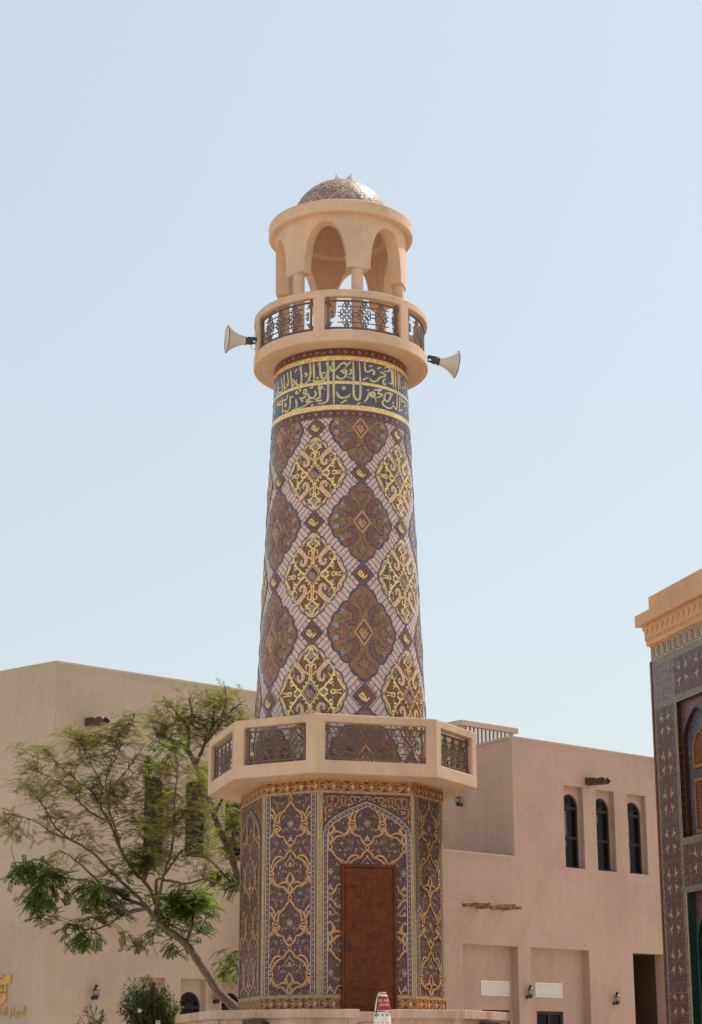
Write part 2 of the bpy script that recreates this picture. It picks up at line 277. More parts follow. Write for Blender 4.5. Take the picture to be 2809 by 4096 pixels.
# ------------------------------------------------------------------ mesh helpers
class MB:
    """collects faces of one mesh object"""
    def __init__(s): s.v = []; s.f = []; s.m = []
    def quad(s, a, b, c, d, m=0):
        i = len(s.v); s.v += [a, b, c, d]; s.f.append((i, i + 1, i + 2, i + 3)); s.m.append(m)
    def poly(s, pts, m=0):
        i = len(s.v); s.v += list(pts); s.f.append(tuple(range(i, i + len(pts)))); s.m.append(m)
    def grid(s, rows, m=0, closed=False):
        i = len(s.v); n = len(rows[0])
        for r in rows: s.v += list(r)
        for a in range(len(rows) - 1):
            for b in range(n if closed else n - 1):
                c = (b + 1) % n
                s.f.append((i + a * n + b, i + a * n + c, i + (a + 1) * n + c, i + (a + 1) * n + b)); s.m.append(m)
    def hexa(s, p, m=0):
        """8 corners: 0-3 bottom loop, 4-7 top loop"""
        i = len(s.v); s.v += list(p)
        for f in ((0, 3, 2, 1), (4, 5, 6, 7), (0, 1, 5, 4), (1, 2, 6, 5), (2, 3, 7, 6), (3, 0, 4, 7)):
            s.f.append(tuple(i + k for k in f)); s.m.append(m)
    def box(s, x0, x1, y0, y1, z0, z1, m=0):
        s.hexa([(x0, y0, z0), (x1, y0, z0), (x1, y1, z0), (x0, y1, z0), (x0, y0, z1), (x1, y0, z1), (x1, y1, z1), (x0, y1, z1)], m)
    def lathe(s, prof, n=24, m=0, org=(0, 0, 0), axis=None, caps=False):
        """prof: (radius, height) list; axis: direction of height"""
        if axis is None: X, Y, Z = Vector((1, 0, 0)), Vector((0, 1, 0)), Vector((0, 0, 1))
        else:
            Z = Vector(axis).normalized(); X = Z.orthogonal().normalized(); Y = Z.cross(X)
        o = Vector(org)
        rows = [[tuple(o + X * (r * cos(2 * pi * k / n)) + Y * (r * sin(2 * pi * k / n)) + Z * h) for k in range(n)] for r, h in prof]
        s.grid(rows, m, closed=True)
        if caps:
            s.poly(list(reversed(rows[0])), m); s.poly(rows[-1], m)
    def tube(s, pts, r, n=8, m=0, caps=True):
        pts = [Vector(p) for p in pts]; rows = []
        rr = r if isinstance(r, (list, tuple)) else [r] * len(pts)
        X = None
        for k, p in enumerate(pts):
            t = (pts[min(k + 1, len(pts) - 1)] - pts[max(k - 1, 0)])
            if t.length < 1e-9: t = Vector((0, 0, 1))
            t.normalize()
            if X is None: X = t.orthogonal().normalized()
            X = (X - t * X.dot(t));
            if X.length < 1e-6: X = t.orthogonal()
            X.normalize(); Y = t.cross(X)
            rows.append([tuple(p + X * (rr[k] * cos(2 * pi * j / n)) + Y * (rr[k] * sin(2 * pi * j / n))) for j in range(n)])
        s.grid(rows, m, closed=True)
        if caps: s.poly(list(reversed(rows[0])), m); s.poly(rows[-1], m)
    def bar(s, f, p, q, w, t0, t1, m=0, seg=1):
        """flat bar between 2D points p,q of a mapped surface f(x,y,off)"""
        dx, dy = q[0] - p[0], q[1] - p[1]; L = hypot(dx, dy) or 1
        nx, ny = -dy / L * w / 2, dx / L * w / 2
        for k in range(seg):
            a = (p[0] + dx * k / seg, p[1] + dy * k / seg); b = (p[0] + dx * (k + 1) / seg, p[1] + dy * (k + 1) / seg)
            c = [(a[0] + nx, a[1] + ny), (a[0] - nx, a[1] - ny), (b[0] - nx, b[1] - ny), (b[0] + nx, b[1] + ny)]
            s.hexa([f(x, y, t0) for x, y in c] + [f(x, y, t1) for x, y in c], m)

def mesh_of(name, mb, mats, smooth=0.0, weld=False, fix=False):
    me = bpy.data.meshes.new(name)
    me.from_pydata([tuple(v) for v in mb.v], [], mb.f)
    for m in mats: me.materials.append(m)
    me.polygons.foreach_set('material_index', mb.m)
    if weld or fix:
        bm = bmesh.new(); bm.from_mesh(me)
        bmesh.ops.remove_doubles(bm, verts=bm.verts, dist=1e-4)
        if fix: bmesh.ops.recalc_face_normals(bm, faces=bm.faces)
        bm.to_mesh(me); bm.free()
    if smooth:
        me.polygons.foreach_set('use_smooth', [True] * len(me.polygons))
        me.set_sharp_from_angle(angle=smooth)
    me.update()
    return me

def obj(name, mb, mats, parent=None, smooth=0.0, bevel=0.0, loc=None, rotz=0.0, weld=False, fix=False, kind=None, label=None):
    me = mb if isinstance(mb, bpy.types.Mesh) else mesh_of(name, mb, mats if isinstance(mats, (list, tuple)) else [mats], smooth, weld or bevel > 0, fix or bevel > 0)
    o = bpy.data.objects.new(name, me); COL.objects.link(o)
    if parent: o.parent = parent
    if loc: o.location = loc
    if rotz: o.rotation_euler[2] = rotz
    if bevel:
        b = o.modifiers.new('bevel', 'BEVEL'); b.width = bevel; b.segments = 2; b.limit_method = 'ANGLE'; b.angle_limit = radians(35)
    if kind: o['kind'] = kind
    if label: o['label'] = label
    return o

def tag(o, label, cat=None, group=None, kind=None):
    o['label'] = label
    if cat: o['category'] = cat
    if group: o['group'] = group
    if kind: o['kind'] = kind
    return o

def thing(name, label, cat, loc=(0, 0, 0), rotz=0.0, group=None):
    o = bpy.data.objects.new(name, None); o.empty_display_size = 0.3; COL.objects.link(o)
    o.location = loc; o.rotation_euler[2] = rotz
    return tag(o, label, cat, group)

def children(o): return [c for c in bpy.data.objects if c.parent == o]
def dup(root, loc, rotz, label, kids):
    r = root.copy(); COL.objects.link(r); r.location = loc; r.rotation_euler[2] = rotz; r['label'] = label
    for ch in kids:
        c = ch.copy(); COL.objects.link(c); c.parent = r
    return r

def catmull(pts, n=6, closed=False):
    if len(pts) < 3 and not closed:
        (a, b), (c, d) = pts; return [(a + (c - a) * k / n, b + (d - b) * k / n) for k in range(n + 1)]
    out = []; N = len(pts)
    for i in range(N if closed else N - 1):
        if closed: p = [pts[(i + k) % N] for k in (-1, 0, 1, 2)]
        else: p = [pts[max(i - 1, 0)], pts[i], pts[i + 1], pts[min(i + 2, N - 1)]]
        for k in range(n):
            t = k / n
            out.append(tuple(0.5 * ((2 * p[1][a]) + (-p[0][a] + p[2][a]) * t + (2 * p[0][a] - 5 * p[1][a] + 4 * p[2][a] - p[3][a]) * t * t
                                    + (-p[0][a] + 3 * p[1][a] - 3 * p[2][a] + p[3][a]) * t ** 3) for a in (0, 1)))
    if not closed: out.append(tuple(pts[-1]))
    return out

class Ink(MB):
    """inlay drawn on a mapped surface f(x,y,offset); every layer stands a little proud of the one below"""
    def __init__(s, f, base=0.003, step=0.0016): super().__init__(); s.fn = f; s.base = base; s.step = step
    def P(s, x, y, l): return s.fn(x, y, s.base + l * s.step)
    def ribbon(s, pts, w, m, l=1, n=6, smooth=True, closed=False, taper=None, clip=None):
        c = catmull(pts, n, closed) if smooth else list(pts)
        if not smooth and n > 1 and len(pts) >= 2:
            c = []
            for a, b in zip(pts[:-1], pts[1:]): c += [(a[0] + (b[0] - a[0]) * k / n, a[1] + (b[1] - a[1]) * k / n) for k in range(n)]
            c.append(pts[-1])
        if closed: c.append(c[0])
        N = len(c); prev = None
        for i, (x, y) in enumerate(c):
            if closed: a, b = c[(i - 1) % (N - 1)], c[(i + 1) % (N - 1)]
            else: a, b = c[max(i - 1, 0)], c[min(i + 1, N - 1)]
            dx, dy = b[0] - a[0], b[1] - a[1]; L = hypot(dx, dy) or 1e-9
            ww = w / 2
            if taper: ww *= taper[0] + (taper[1] - taper[0]) * i / (N - 1) if len(taper) == 2 else (taper[0] + (taper[1] - taper[0]) * min(1, 2 * i / (N - 1)) if i * 2 <= N - 1 else taper[1] + (taper[2] - taper[1]) * (2 * i / (N - 1) - 1))
            if clip and not clip(x, y): prev = None; continue
            cur = (s.P(x - dy / L * ww, y + dx / L * ww, l), s.P(x + dy / L * ww, y - dx / L * ww, l))
            if prev: s.quad(prev[1], cur[1], cur[0], prev[0], m)
            prev = cur
    def shape(s, out, m, l=1, c=None, rings=1, clip=None):
        if c is None: c = (sum(p[0] for p in out) / len(out), sum(p[1] for p in out) / len(out))
        if clip and not clip(*c): return
        if clip: out = [p if clip(*p) else None for p in out]; out = [p for p in out if p]
        if len(out) < 3: return
        ar = sum(out[i][0] * out[(i + 1) % len(out)][1] - out[(i + 1) % len(out)][0] * out[i][1] for i in range(len(out)))
        if ar < 0: out = out[::-1]
        rows = [[s.P(c[0] + (x - c[0]) * k / rings, c[1] + (y - c[1]) * k / rings, l) for x, y in out] for k in range(1, rings + 1)]
        i = len(s.v); s.v.append(s.P(c[0], c[1], l)); n = len(out)
        for r in rows: s.v += r
        for k in range(n):
            s.f.append((i, i + 1 + k, i + 1 + (k + 1) % n)); s.m.append(m)
        for r in range(rings - 1):
            for k in range(n):
                a, b = i + 1 + r * n + k, i + 1 + r * n + (k + 1) % n
                s.f.append((a, a + n, b + n, b)); s.m.append(m)
    def disc(s, x, y, r, m, l=1, n=10, ry=None, clip=None, rot=0):
        ry = ry or r
        s.shape([(x + r * cos(2 * pi * k / n) * cos(rot) - ry * sin(2 * pi * k / n) * sin(rot), y + r * cos(2 * pi * k / n) * sin(rot) + ry * sin(2 * pi * k / n) * cos(rot)) for k in range(n)], m, l, (x, y), 1, clip)
    def star(s, x, y, r0, r1, n, m, l=1, ry=1.0, rot=0.0, clip=None):
        s.shape([(x + (r0 if k % 2 else r1) * cos(pi * k / n + rot), y + ry * (r0 if k % 2 else r1) * sin(pi * k / n + rot)) for k in range(2 * n)], m, l, (x, y), 1, clip)
    def rect(s, x0, x1, y0, y1, m, l=1, nx=1, ny=1):
        for i in range(nx):
            for j in range(ny):
                a, b = x0 + (x1 - x0) * i / nx, x0 + (x1 - x0) * (i + 1) / nx; c, d = y0 + (y1 - y0) * j / ny, y0 + (y1 - y0) * (j + 1) / ny
                s.quad(s.P(a, c, l), s.P(b, c, l), s.P(b, d, l), s.P(a, d, l), m)

# ------------------------------------------------------------------ ground
mb = MB(); R0 = 3000.0
mb.grid([[(r * cos(2 * pi * k / 48), r * sin(2 * pi * k / 48), 0) for k in range(48)] for r in (0.01, 40, 120, 500, R0)], 0, closed=True)
o = obj('ground', mb, M['paving']); tag(o, 'sandstone paved plaza stretching to the horizon', kind='structure')

PHI = 0.2765                               # the minaret is turned by this much
APW, HW = 1.5240, 0.7806                   # wide faces of its base: apothem, half width
APN, HN = 1.6296, 0.5257                   # narrow faces
OCT = []                                   # azimuths of the eight corners, local
for k in range(4):
    OCT += [k * pi / 2 - 0.4734, k * pi / 2 + 0.4734]
def az(a, r, z): return (r * sin(a), -r * cos(a), z)

# ------------------------------------------------------------------ terrace, podium and stairs
mb = MB()
tr = [az(a, 6.4, 0) for a in OCT]
mb.poly([(x, y, 1.0) for x, y, z in tr]);
for i in range(8):
    a, b = tr[i], tr[(i + 1) % 8]; mb.quad(a, b, (b[0], b[1], 1.0), (a[0], a[1], 1.0))
o = obj('terrace', mb, M['paving'], fix=True, rotz=PHI); tag(o, 'raised stone terrace under the minaret podium', kind='structure')

RP, ZP = 2.75, 2.45
pod = thing('podium', 'octagonal travertine podium wall with coping carrying the minaret', 'podium', (0, 0, 1.0), PHI)
mb = MB()
poly = [az(a, RP - 0.33, 0) for a in OCT]
mb.poly([(x, y, ZP - 0.03 - 1.0) for x, y, z in poly]); obj('podium_floor', mb, M['stone'], pod)
gap = {0: (-0.40, 0.10)}                   # stair opening in the front side (along the side, metres)
def oct_pt(R, i): return Vector(az(OCT[i % 8], R, 0))
for i in range(8):
    wide = i % 2 == 0
    A, B = oct_pt(RP, i), oct_pt(RP, i + 1); L = (B - A).length; t = (B - A) / L; n = Vector((t.y, -t.x, 0))
    mid = (A + B) / 2
    segs = [(-L / 2, L / 2)]
    if i == 0: segs = [(-L / 2, gap[0][0]), (gap[0][1], L / 2)]
    for (a, b) in segs:
        # coping stones
        cuts = [a]; nst = max(1, round((b - a) / 0.85))
        for k in range(1, nst + 1): cuts.append(a + (b - a) * k / nst)
        for c0, c1 in zip(cuts[:-1], cuts[1:]):
            g = 0.003; q = MB()
            def cp(sx, dep, z):
                # mitred at the corners
                e = sx
                if abs(sx + L / 2) < 1e-6: e = sx + dep * math.tan((OCT[(i + 1) % 8] - OCT[i]) % (2 * pi) / 2)
                if abs(sx - L / 2) < 1e-6: e = sx - dep * math.tan((OCT[(i + 1) % 8] - OCT[i]) % (2 * pi) / 2)
                return tuple(mid + t * e - n * dep + Vector((0, 0, z - 1.0)))
            e0 = c0 + (g if c0 > a + 1e-6 else 0); e1 = c1 - (g if c1 < b - 1e-6 else 0)
            q.hexa([cp(e0, 0, ZP - 0.13), cp(e1, 0, ZP - 0.13), cp(e1, 0.33, ZP - 0.13), cp(e0, 0.33, ZP - 0.13),
                    cp(e0, 0, ZP), cp(e1, 0, ZP), cp(e1, 0.33, ZP), cp(e0, 0.33, ZP)])
            obj('coping_stone', q, M['stone'], pod, bevel=0.008)
        # wall below with pilasters and sunk panels
        w = MB(); zt = ZP - 0.13 - 1.0
        def wp(sx, dep, z): return tuple(mid + t * sx - n * dep + Vector((0, 0, z)))
        x0, x1 = a + (0.02 if abs(a + L / 2) < 1e-6 else 0.03), b - (0.02 if abs(b - L / 2) < 1e-6 else 0.03)
        def slab(s0, s1, dep, z0, z1): w.hexa([wp(s0, dep, z0), wp(s1, dep, z0), wp(s1, 0.3, z0), wp(s0, 0.3, z0), wp(s0, dep, z1), wp(s1, dep, z1), wp(s1, 0.3, z1), wp(s0, 0.3, z1)])
        pw = 0.13
        slab(x0, x0 + pw, 0.04, 0, zt); slab(x1 - pw, x1, 0.04, 0, zt)
        slab(x0 + pw, x1 - pw, 0.065, 0, zt)
        slab(x0 + pw, x1 - pw, 0.042, 0, 0.12)
        obj('wall_panel', w, M['stone'], pod)
# steps: two inside the gap, a wider flight below
for k in range(8):
    z = ZP - 0.03 - 0.18 * k
    y0 = -RP * cos(0.4734) + 0.30 - 0.36 * max(k - 0, 0)
    xa, xb = (gap[0][0], gap[0][1]) if k < 2 else (-1.05, 0.75)
    q = MB(); q.box(xa + 0.002, xb - 0.002, y0 - 0.06, y0 + 0.34 if k else y0 + 0.3, -1.0 + z - (0.16 if k < 7 else 0.17), z - 1.0)
    q.box(xa + 0.03, xb - 0.03, y0 - 0.03, y0 + 0.30, -1.0 + z - 0.19, z - 1.0 - 0.16)
    obj('step', q, M['stone'], pod, bevel=0.006)

# ------------------------------------------------------------------ minaret
mina = thing('minaret', 'round mosaic clad minaret with two balconies on an octagonal base', 'minaret', (0, 0, 0), PHI)
ZF = ZP - 0.03
# octagonal base body
mb = MB(); c = [az(a, 1.7123 - 0.004, 0) for a in OCT]
for i in range(8):
    a, b = c[i], c[(i + 1) % 8]; mb.quad((a[0], a[1], ZF), (b[0], b[1], ZF), (b[0], b[1], 6.04), (a[0], a[1], 6.04))
obj('base_body', mb, M['ttan'], mina)

def face_map(ap): return lambda x, z, off: (x, -(ap + off), z)
UX, UZ = 0.00106, 0.000952                 # units of the traced arabesque

def motif_curves():
    """right half of the repeated arabesque, y downwards from the small loop"""
    A = []   # (points, is thin)
    A.append([(0, 55), (45, 100), (78, 160)])
    A.append([(80, 165), (110, 190), (140, 210)])
    A.append([(137, 205), (200, 232), (245, 290), (264, 350), (270, 400)])
    A.append([(140, 215), (178, 262), (198, 320), (194, 400), (188, 445), (172, 490), (200, 516), (225, 520)])
    A.append([(283, 478), (262, 540), (215, 590), (165, 616), (110, 627)])
    A.append([(283, 478), (300, 540), (330, 585), (372, 600)])
    A.append([(104, 640), (82, 705), (42, 752), (0, 776)])
    A.append([(0, 852), (50, 890), (86, 945), (100, 980)])
    A.append([(118, 968), (190, 940), (255, 965), (300, 1028), (322, 1095)])
    A.append([(115, 978), (180, 1002), (240, 1050), (282, 1112), (302, 1185), (300, 1230)])
    A.append([(296, 1280), (288, 1340), (258, 1400), (212, 1440)])
    A.append([(296, 1280), (330, 1330), (365, 1362)])
    A.append([(212, 1425), (150, 1378), (85, 1372), (25, 1400), (0, 1422)])
    A.append([(200, 1445), (140, 1440), (92, 1464), (55, 1508), (22, 1548), (0, 1575)])
    A.append([(0, 1210), (38, 1268), (50, 1318), (34, 1372), (0, 1402)])
    A.append([(62, 1296), (72, 1330), (54, 1385), (20, 1410)])
    A.append([(0, 1422), (25, 1450), (30, 1490), (18, 1530), (0, 1548)])
    return A
MOT = motif_curves()

def draw_field(ink, hwid, z0, z1, inside, AM, RU, CR, GR, WH):
    rnd = random.Random(5)
    for ix in (-1, 0, 1):
        for jy in range(-2, 4):
            cx = ix * 575 * UX; top = 5.72 - (807 * (ix % 2) + 1615 * (jy - 1)) * UZ
            if top < z0 - 1.7 or top - 1.7 > z1 + 0.2: continue
            for sgn in (-1, 1):
                T = lambda p: (cx + sgn * p[0] * UX, top - p[1] * UZ)
                for c in MOT:
                    pts = [T(p) for p in c]
                    ink.ribbon(pts, 0.038, RU, 2, 5, clip=inside, taper=(0.75, 1.15, 0.75))
                    ink.ribbon(pts, 0.0165, AM, 3, 5, clip=inside, taper=(0.8, 1.2, 0.8))
                ring = [T((240 + 52 * cos(a * pi / 5), 430 + 56 * sin(a * pi / 5))) for a in range(10)]
                ink.ribbon(ring, 0.034, RU, 2, 3, closed=True, clip=inside); ink.ribbon(ring, 0.016, AM, 3, 3, closed=True, clip=inside)
                ink.disc(*T((240, 432)), 0.026, WH, 2, 8, ry=0.016, clip=inside)
                ink.disc(*T((240, 445)), 0.026, GR, 3, 8, ry=0.007, clip=inside)
                # blobs and thorns
                for (x, y, r) in ((104, 632, 15), (102, 985, 14), (205, 1440, 16), (84, 172, 12), (205, 1475, 12), (60, 1300, 11)):
                    ink.disc(*T((x, y)), r * UX, RU, 2, 6, clip=inside)
                for (x, y, u, v) in ((315, 500, 348, 470), (322, 520, 352, 520), (285, 1300, 262, 1290), (210, 1470, 225, 1500)):
                    ink.ribbon([T((x, y)), T((u, v))], 0.022, RU, 2, 2, clip=inside, taper=(1, 0.3))
                # leaves in the ground: x, y, angle, length
                for (x, y, an, ln) in ((90, 50, 0.6, 42), (150, 60, -0.5, 62), (225, 45, -0.6, 52), (232, 130, 1.4, 70), (150, 310, 0.6, 40), (130, 745, 0.1, 48), (150, 700, 1.2, 60), (222, 735, 1.3, 66),
                                       (85, 850, -0.6, 62), (182, 870, 1.4, 84), (110, 1080, 1.3, 46), (118, 1095, 0.7, 52), (178, 1130, 1.45, 88), (195, 1220, 1.3, 60), (85, 1200, -0.5, 58), (60, 700, 0.9, 30), (195, 1550, 1.3, 60),
                                       (185, 630, 0.9, 46), (240, 1120, 1.2, 40), (70, 1555, 0.7, 46), (300, 700, 1.0, 40), (320, 880, 1.4, 50), (325, 140, 1.1, 42)):
                    x += rnd.uniform(-6, 6); y += rnd.uniform(-6, 6)
                    ca, sa = cos(an), sin(an); h = ln / 2; w = ln * 0.17
                    o = [(x + ca * h * u - sa * w * v, y + sa * h * u + ca * w * v) for u, v in ((-1, 0), (-0.4, 0.9), (0.35, 0.8), (1, 0.1), (0.3, -0.55), (-0.4, -0.8))]
                    ink.shape([T(p) for p in o], CR, 1, clip=inside)
                    i2 = [(x + (px - x) * 0.45, y + (py - y) * 0.45) for px, py in o]
                    ink.shape([T(p) for p in i2], GR, 2, clip=inside)
                for (x, y) in ((145, 62), (112, 290), (130, 520), (135, 1190), (70, 505), (165, 1560), (245, 1090), (290, 590), (310, 250)):
                    for k in range(5):
                        a = k * 1.257 + 0.3
                        ink.disc(*T((x + 17 * cos(a), y + 17 * sin(a))), 0.0075, CR, 1, 5, clip=inside)
                    ink.disc(*T((x, y)), 0.007, RU, 2, 5, clip=inside)
                for (x, y) in ((278, 830), (280, 25), (330, 1520)):
                    ink.star(*T((x, y)), 0.026, 0.036, 9, RU, 1, clip=inside); ink.disc(*T((x, y)), 0.016, GR, 2, 8, clip=inside); ink.disc(*T((x, y)), 0.006, WH, 3, 5, clip=inside)
                ink.ribbon([T((4, 940)), T((14, 985)), T((60, 1030)), T((78, 1075)), T((55, 1110)), T((30, 1115))], 0.011, CR, 2, 4, clip=inside)
            T1 = lambda x, y: (cx + x * UX, top - y * UZ)
            loop = [T1(28 * sin(a), 8 + 46 * -cos(a)) for a in (0, 0.7, 1.4, 2.1, 2.8, 3.5, 4.2, 4.9, 5.6)]
            ink.ribbon(loop, 0.026, RU, 2, 3, closed=True, clip=inside); ink.ribbon(loop, 0.013, AM, 3, 3, closed=True, clip=inside)
            ring = [T1(27 * cos(a * pi / 4), 814 + 30 * sin(a * pi / 4)) for a in range(8)]
            ink.ribbon(ring, 0.022, RU, 2, 3, closed=True, clip=inside); ink.ribbon(ring, 0.009, AM, 3, 3, closed=True, clip=inside)
            sx, sy = T1(0, 415)
            ink.star(sx, sy, 0.034, 0.066, 8, CR, 1, clip=inside); ink.disc(sx, sy, 0.036, GR, 2, 10, clip=inside); ink.disc(sx, sy, 0.027, CR, 3, 8, clip=inside); ink.disc(sx, sy, 0.017, RU, 4, 8, clip=inside); ink.disc(sx, sy, 0.008, CR, 5, 6, clip=inside)
            sx, sy = T1(0, 1085)
            ink.star(sx, sy, 0.026, 0.040, 9, CR, 1, clip=inside); ink.disc(sx, sy, 0.022, RU, 2, 8, clip=inside); ink.disc(sx, sy, 0.010, CR, 3, 6, clip=inside)
            # fleuron
            for (dx, dy, an, ln) in ((0, 640, 1.57, 70), (-28, 690, 0.5, 58), (28, 690, -0.5, 58), (-20, 655, 0.4, 40), (20, 655, -0.4, 40)):
                a, b = T1(dx, dy); ink.disc(a, b, ln * UX * 0.5, CR, 1, 8, ry=0.011, clip=inside, rot=an)
            ink.disc(*T1(0, 690), 0.012, RU, 2, 6, ry=0.022, clip=inside)
            ink.shape([T1(x, y) for x, y in ((0, 1225), (34, 1275), (42, 1320), (28, 1368), (0, 1390), (-28, 1368), (-42, 1320), (-34, 1275))], GR, 1, clip=inside)
            ink.disc(*T1(0, 1485), 0.022, GR, 1, 8, ry=0.045, clip=inside)

def border_strip(ink, path, w, l0, NV, WH, CR, RD, BL):
    """patterned strip of half width w along a path"""
    ink.ribbon(path, 2 * w, NV, l0, 1, smooth=False)
    # resample
    D = [0]
    for a, b in zip(path[:-1], path[1:]): D.append(D[-1] + hypot(b[0] - a[0], b[1] - a[1]))
    def at(d):
        for i in range(len(path) - 1):
            if d <= D[i + 1] or i == len(path) - 2:
                t = (d - D[i]) / max(1e-9, D[i + 1] - D[i]); a, b = path[i], path[i + 1]
                L = hypot(b[0] - a[0], b[1] - a[1]) or 1
                return (a[0] + (b[0] - a[0]) * t, a[1] + (b[1] - a[1]) * t, (b[0] - a[0]) / L, (b[1] - a[1]) / L)
    for sgn in (-1, 1):
        off = [(at(d)[0] - at(d)[3] * w * 0.92 * sgn, at(d)[1] + at(d)[2] * w * 0.92 * sgn) for d in [D[-1] * k / 60 for k in range(61)]]
        ink.ribbon(off, w * 0.30, WH, l0 + 1, 1, smooth=False)
    ink.ribbon(path, w * 1.15, BL, l0 + 1, 1, smooth=False)
    n = int(D[-1] / 0.040)
    for k in range(n):
        x, y, dx, dy = at((k + 0.5) * D[-1] / n); r = w * 0.52
        if k % 2 == 0:
            ink.shape([(x + dx * r, y + dy * r), (x - dy * r, y + dx * r), (x - dx * r, y - dy * r), (x + dy * r, y - dx * r)], CR, l0 + 2); ink.disc(x, y, r * 0.42, RD, l0 + 3, 6)
        else:
            for q in (0, 1, 2, 3):
                a = q * pi / 2 + 0.78; ink.disc(x + r * 0.6 * cos(a), y + r * 0.6 * sin(a), r * 0.3, (RD, CR)[q % 2], l0 + 2, 5)

PAL = [M['tbase'], M['tamber'], M['trust'], M['tcream'], M['tdark'], M['twhite'], M['torange'], M['tred'], M['ttan'], M['tnavy']]
BA, AMB, RUS, CRE, DRK, WHT, ORA, RED, TAN, NAV = range(10)
ZB0, ZB1 = 2.695, 5.79

def orange_band(hw_, zl, zh, name_seed):
    k = Ink(face_map(0), 0.002); k.rect(-hw_, hw_, zl, zh, BA, 0)
    r = random.Random(name_seed); H = zh - zl; n = max(2, round(2 * hw_ / 0.29)); st = 2 * hw_ / n
    zc = (zl + zh) / 2
    for i in range(n):
        x = -hw_ + (i + 0.5) * st
        for sg in (-1, 1):
            k.ribbon([(x - st * 0.5, zc + sg * H * 0.46), (x - st * 0.2, zc + sg * H * 0.30), (x - st * 0.05, zc + sg * H * 0.05), (x + st * 0.18, zc + sg * H * 0.36), (x + st * 0.5, zc + sg * H * 0.44)], 0.036, ORA, 1, 5, taper=(1.1, 0.75, 1.1))
            k.ribbon([(x + st * 0.5, zc + sg * H * 0.1), (x + st * 0.36, zc + sg * H * 0.32), (x + st * 0.2, zc + sg * H * 0.15)], 0.024, ORA, 1, 4)
        k.ribbon([(x - st * 0.5, zc - H * 0.44), (x - st * 0.5, zc + H * 0.44)], 0.034, ORA, 1, 3)
        for sg in (-1, 1):                 # pale winged leaf
            bx, bz = x + sg * st * 0.24, zc - sg * H * 0.04
            s_ = H * 0.36
            k.shape([(bx - s_ * .9, bz + s_ * .1 * sg), (bx - s_ * .25, bz + s_ * .35), (bx - s_ * .1, bz + s_ * 1.0 * sg), (bx + s_ * .3, bz + s_ * .25), (bx + s_ * .95, bz + s_ * .55 * sg), (bx + s_ * .5, bz - s_ * .2), (bx + s_ * .15, bz - s_ * .95), (bx - s_ * .35, bz - s_ * .35)], CRE, 2, (bx, bz))
    return k
def face_objs(name, ink, ap, angs, parent_list, lab=None):
    """one object per face, mesh shared"""
    me = mesh_of(name, ink, PAL); out = []
    for a in angs:
        o = bpy.data.objects.new(name, me); COL.objects.link(o); o.parent = parent_list[a] if isinstance(parent_list, dict) else parent_list
        o.rotation_euler[2] = 0 if isinstance(parent_list, dict) else a
        out.append(o)
    return out
WA = [0, pi / 2, pi, 3 * pi / 2]; NA = [a + pi / 4 for a in WA]
def panel_base(name, hw_, ap, angs):
    k = Ink(face_map(ap), 0.001); e = 0.001
    k.rect(-hw_ + e, hw_ - e, ZB0 - 0.055, ZB1 + 0.042, TAN, 0)
    k.rect(-hw_ + e, hw_ - e, 5.985, 6.03, TAN, 0)
    k.rect(-hw_ + 0.052, hw_ - 0.052, ZB0, ZB1, BA, 1)
    me = mesh_of(name, k, PAL); d = {}
    for a in angs:
        o = bpy.data.objects.new(name, me); COL.objects.link(o); o.parent = mina; o.rotation_euler[2] = a; d[a] = o
    return d
narrow = panel_base('mosaic_panel', HN, APN, NA)
wide = panel_base('mosaic_panel', HW, APW, WA)
# narrow panels
fw = 0.375
ins = lambda x, z: abs(x) < fw and ZB0 + 0.004 < z < ZB1 - 0.004
k = Ink(face_map(APN), 0.006); draw_field(k, fw, ZB0, ZB1, ins, AMB, RUS, CRE, DRK, WHT); face_objs('arabesque', k, APN, NA, narrow)
k = Ink(face_map(APN), 0.006)
for sg in (-1, 1): border_strip(k, [(sg * (fw + 0.040), ZB0 + 0.002), (sg * (fw + 0.040), ZB1 - 0.002)], 0.038, 0, NAV, WHT, CRE, RED, BA)
face_objs('border_strip', k, APN, NA, narrow)
# wide panels
arch_o = [(-0.725, ZB0 + 0.003), (-0.725, 5.10), (-0.722, 5.20), (-0.700, 5.275), (-0.655, 5.335), (-0.59, 5.39), (-0.50, 5.45), (-0.38, 5.515), (-0.25, 5.57), (-0.12, 5.622), (0, 5.672)]
ARCH = [(x * 0.948, z - 0.040 if z > 5.12 else z) for x, z in arch_o]
ARCH = ARCH + [(-x, z) for x, z in reversed(ARCH[:-1])]
def in_arch(x, z):
    if not (ZB0 + 0.004 < z): return False
    ax = abs(x)
    if ax > 0.645: return False
    prev = None
    for (px, pz) in ARCH:
        if px > 0: break
        if prev and prev[0] <= -ax <= px:
            t = (-ax - prev[0]) / max(1e-9, px - prev[0]); return z < prev[1] + (pz - prev[1]) * t - 0.045
        prev = (px, pz)
    return z < 5.1
no_door = lambda x, z: not (abs(x - 0.014) < 0.44 and z < 4.67)
k = Ink(face_map(APW), 0.006); draw_field(k, 0.64, ZB0, ZB1, in_arch, AMB, RUS, CRE, DRK, WHT); face_objs('arabesque', k, APW, WA, wide)
k = Ink(face_map(APW), 0.016); border_strip(k, ARCH, 0.038, 0, NAV, WHT, CRE, RED, BA); face_objs('arch_border', k, APW, WA, wide)
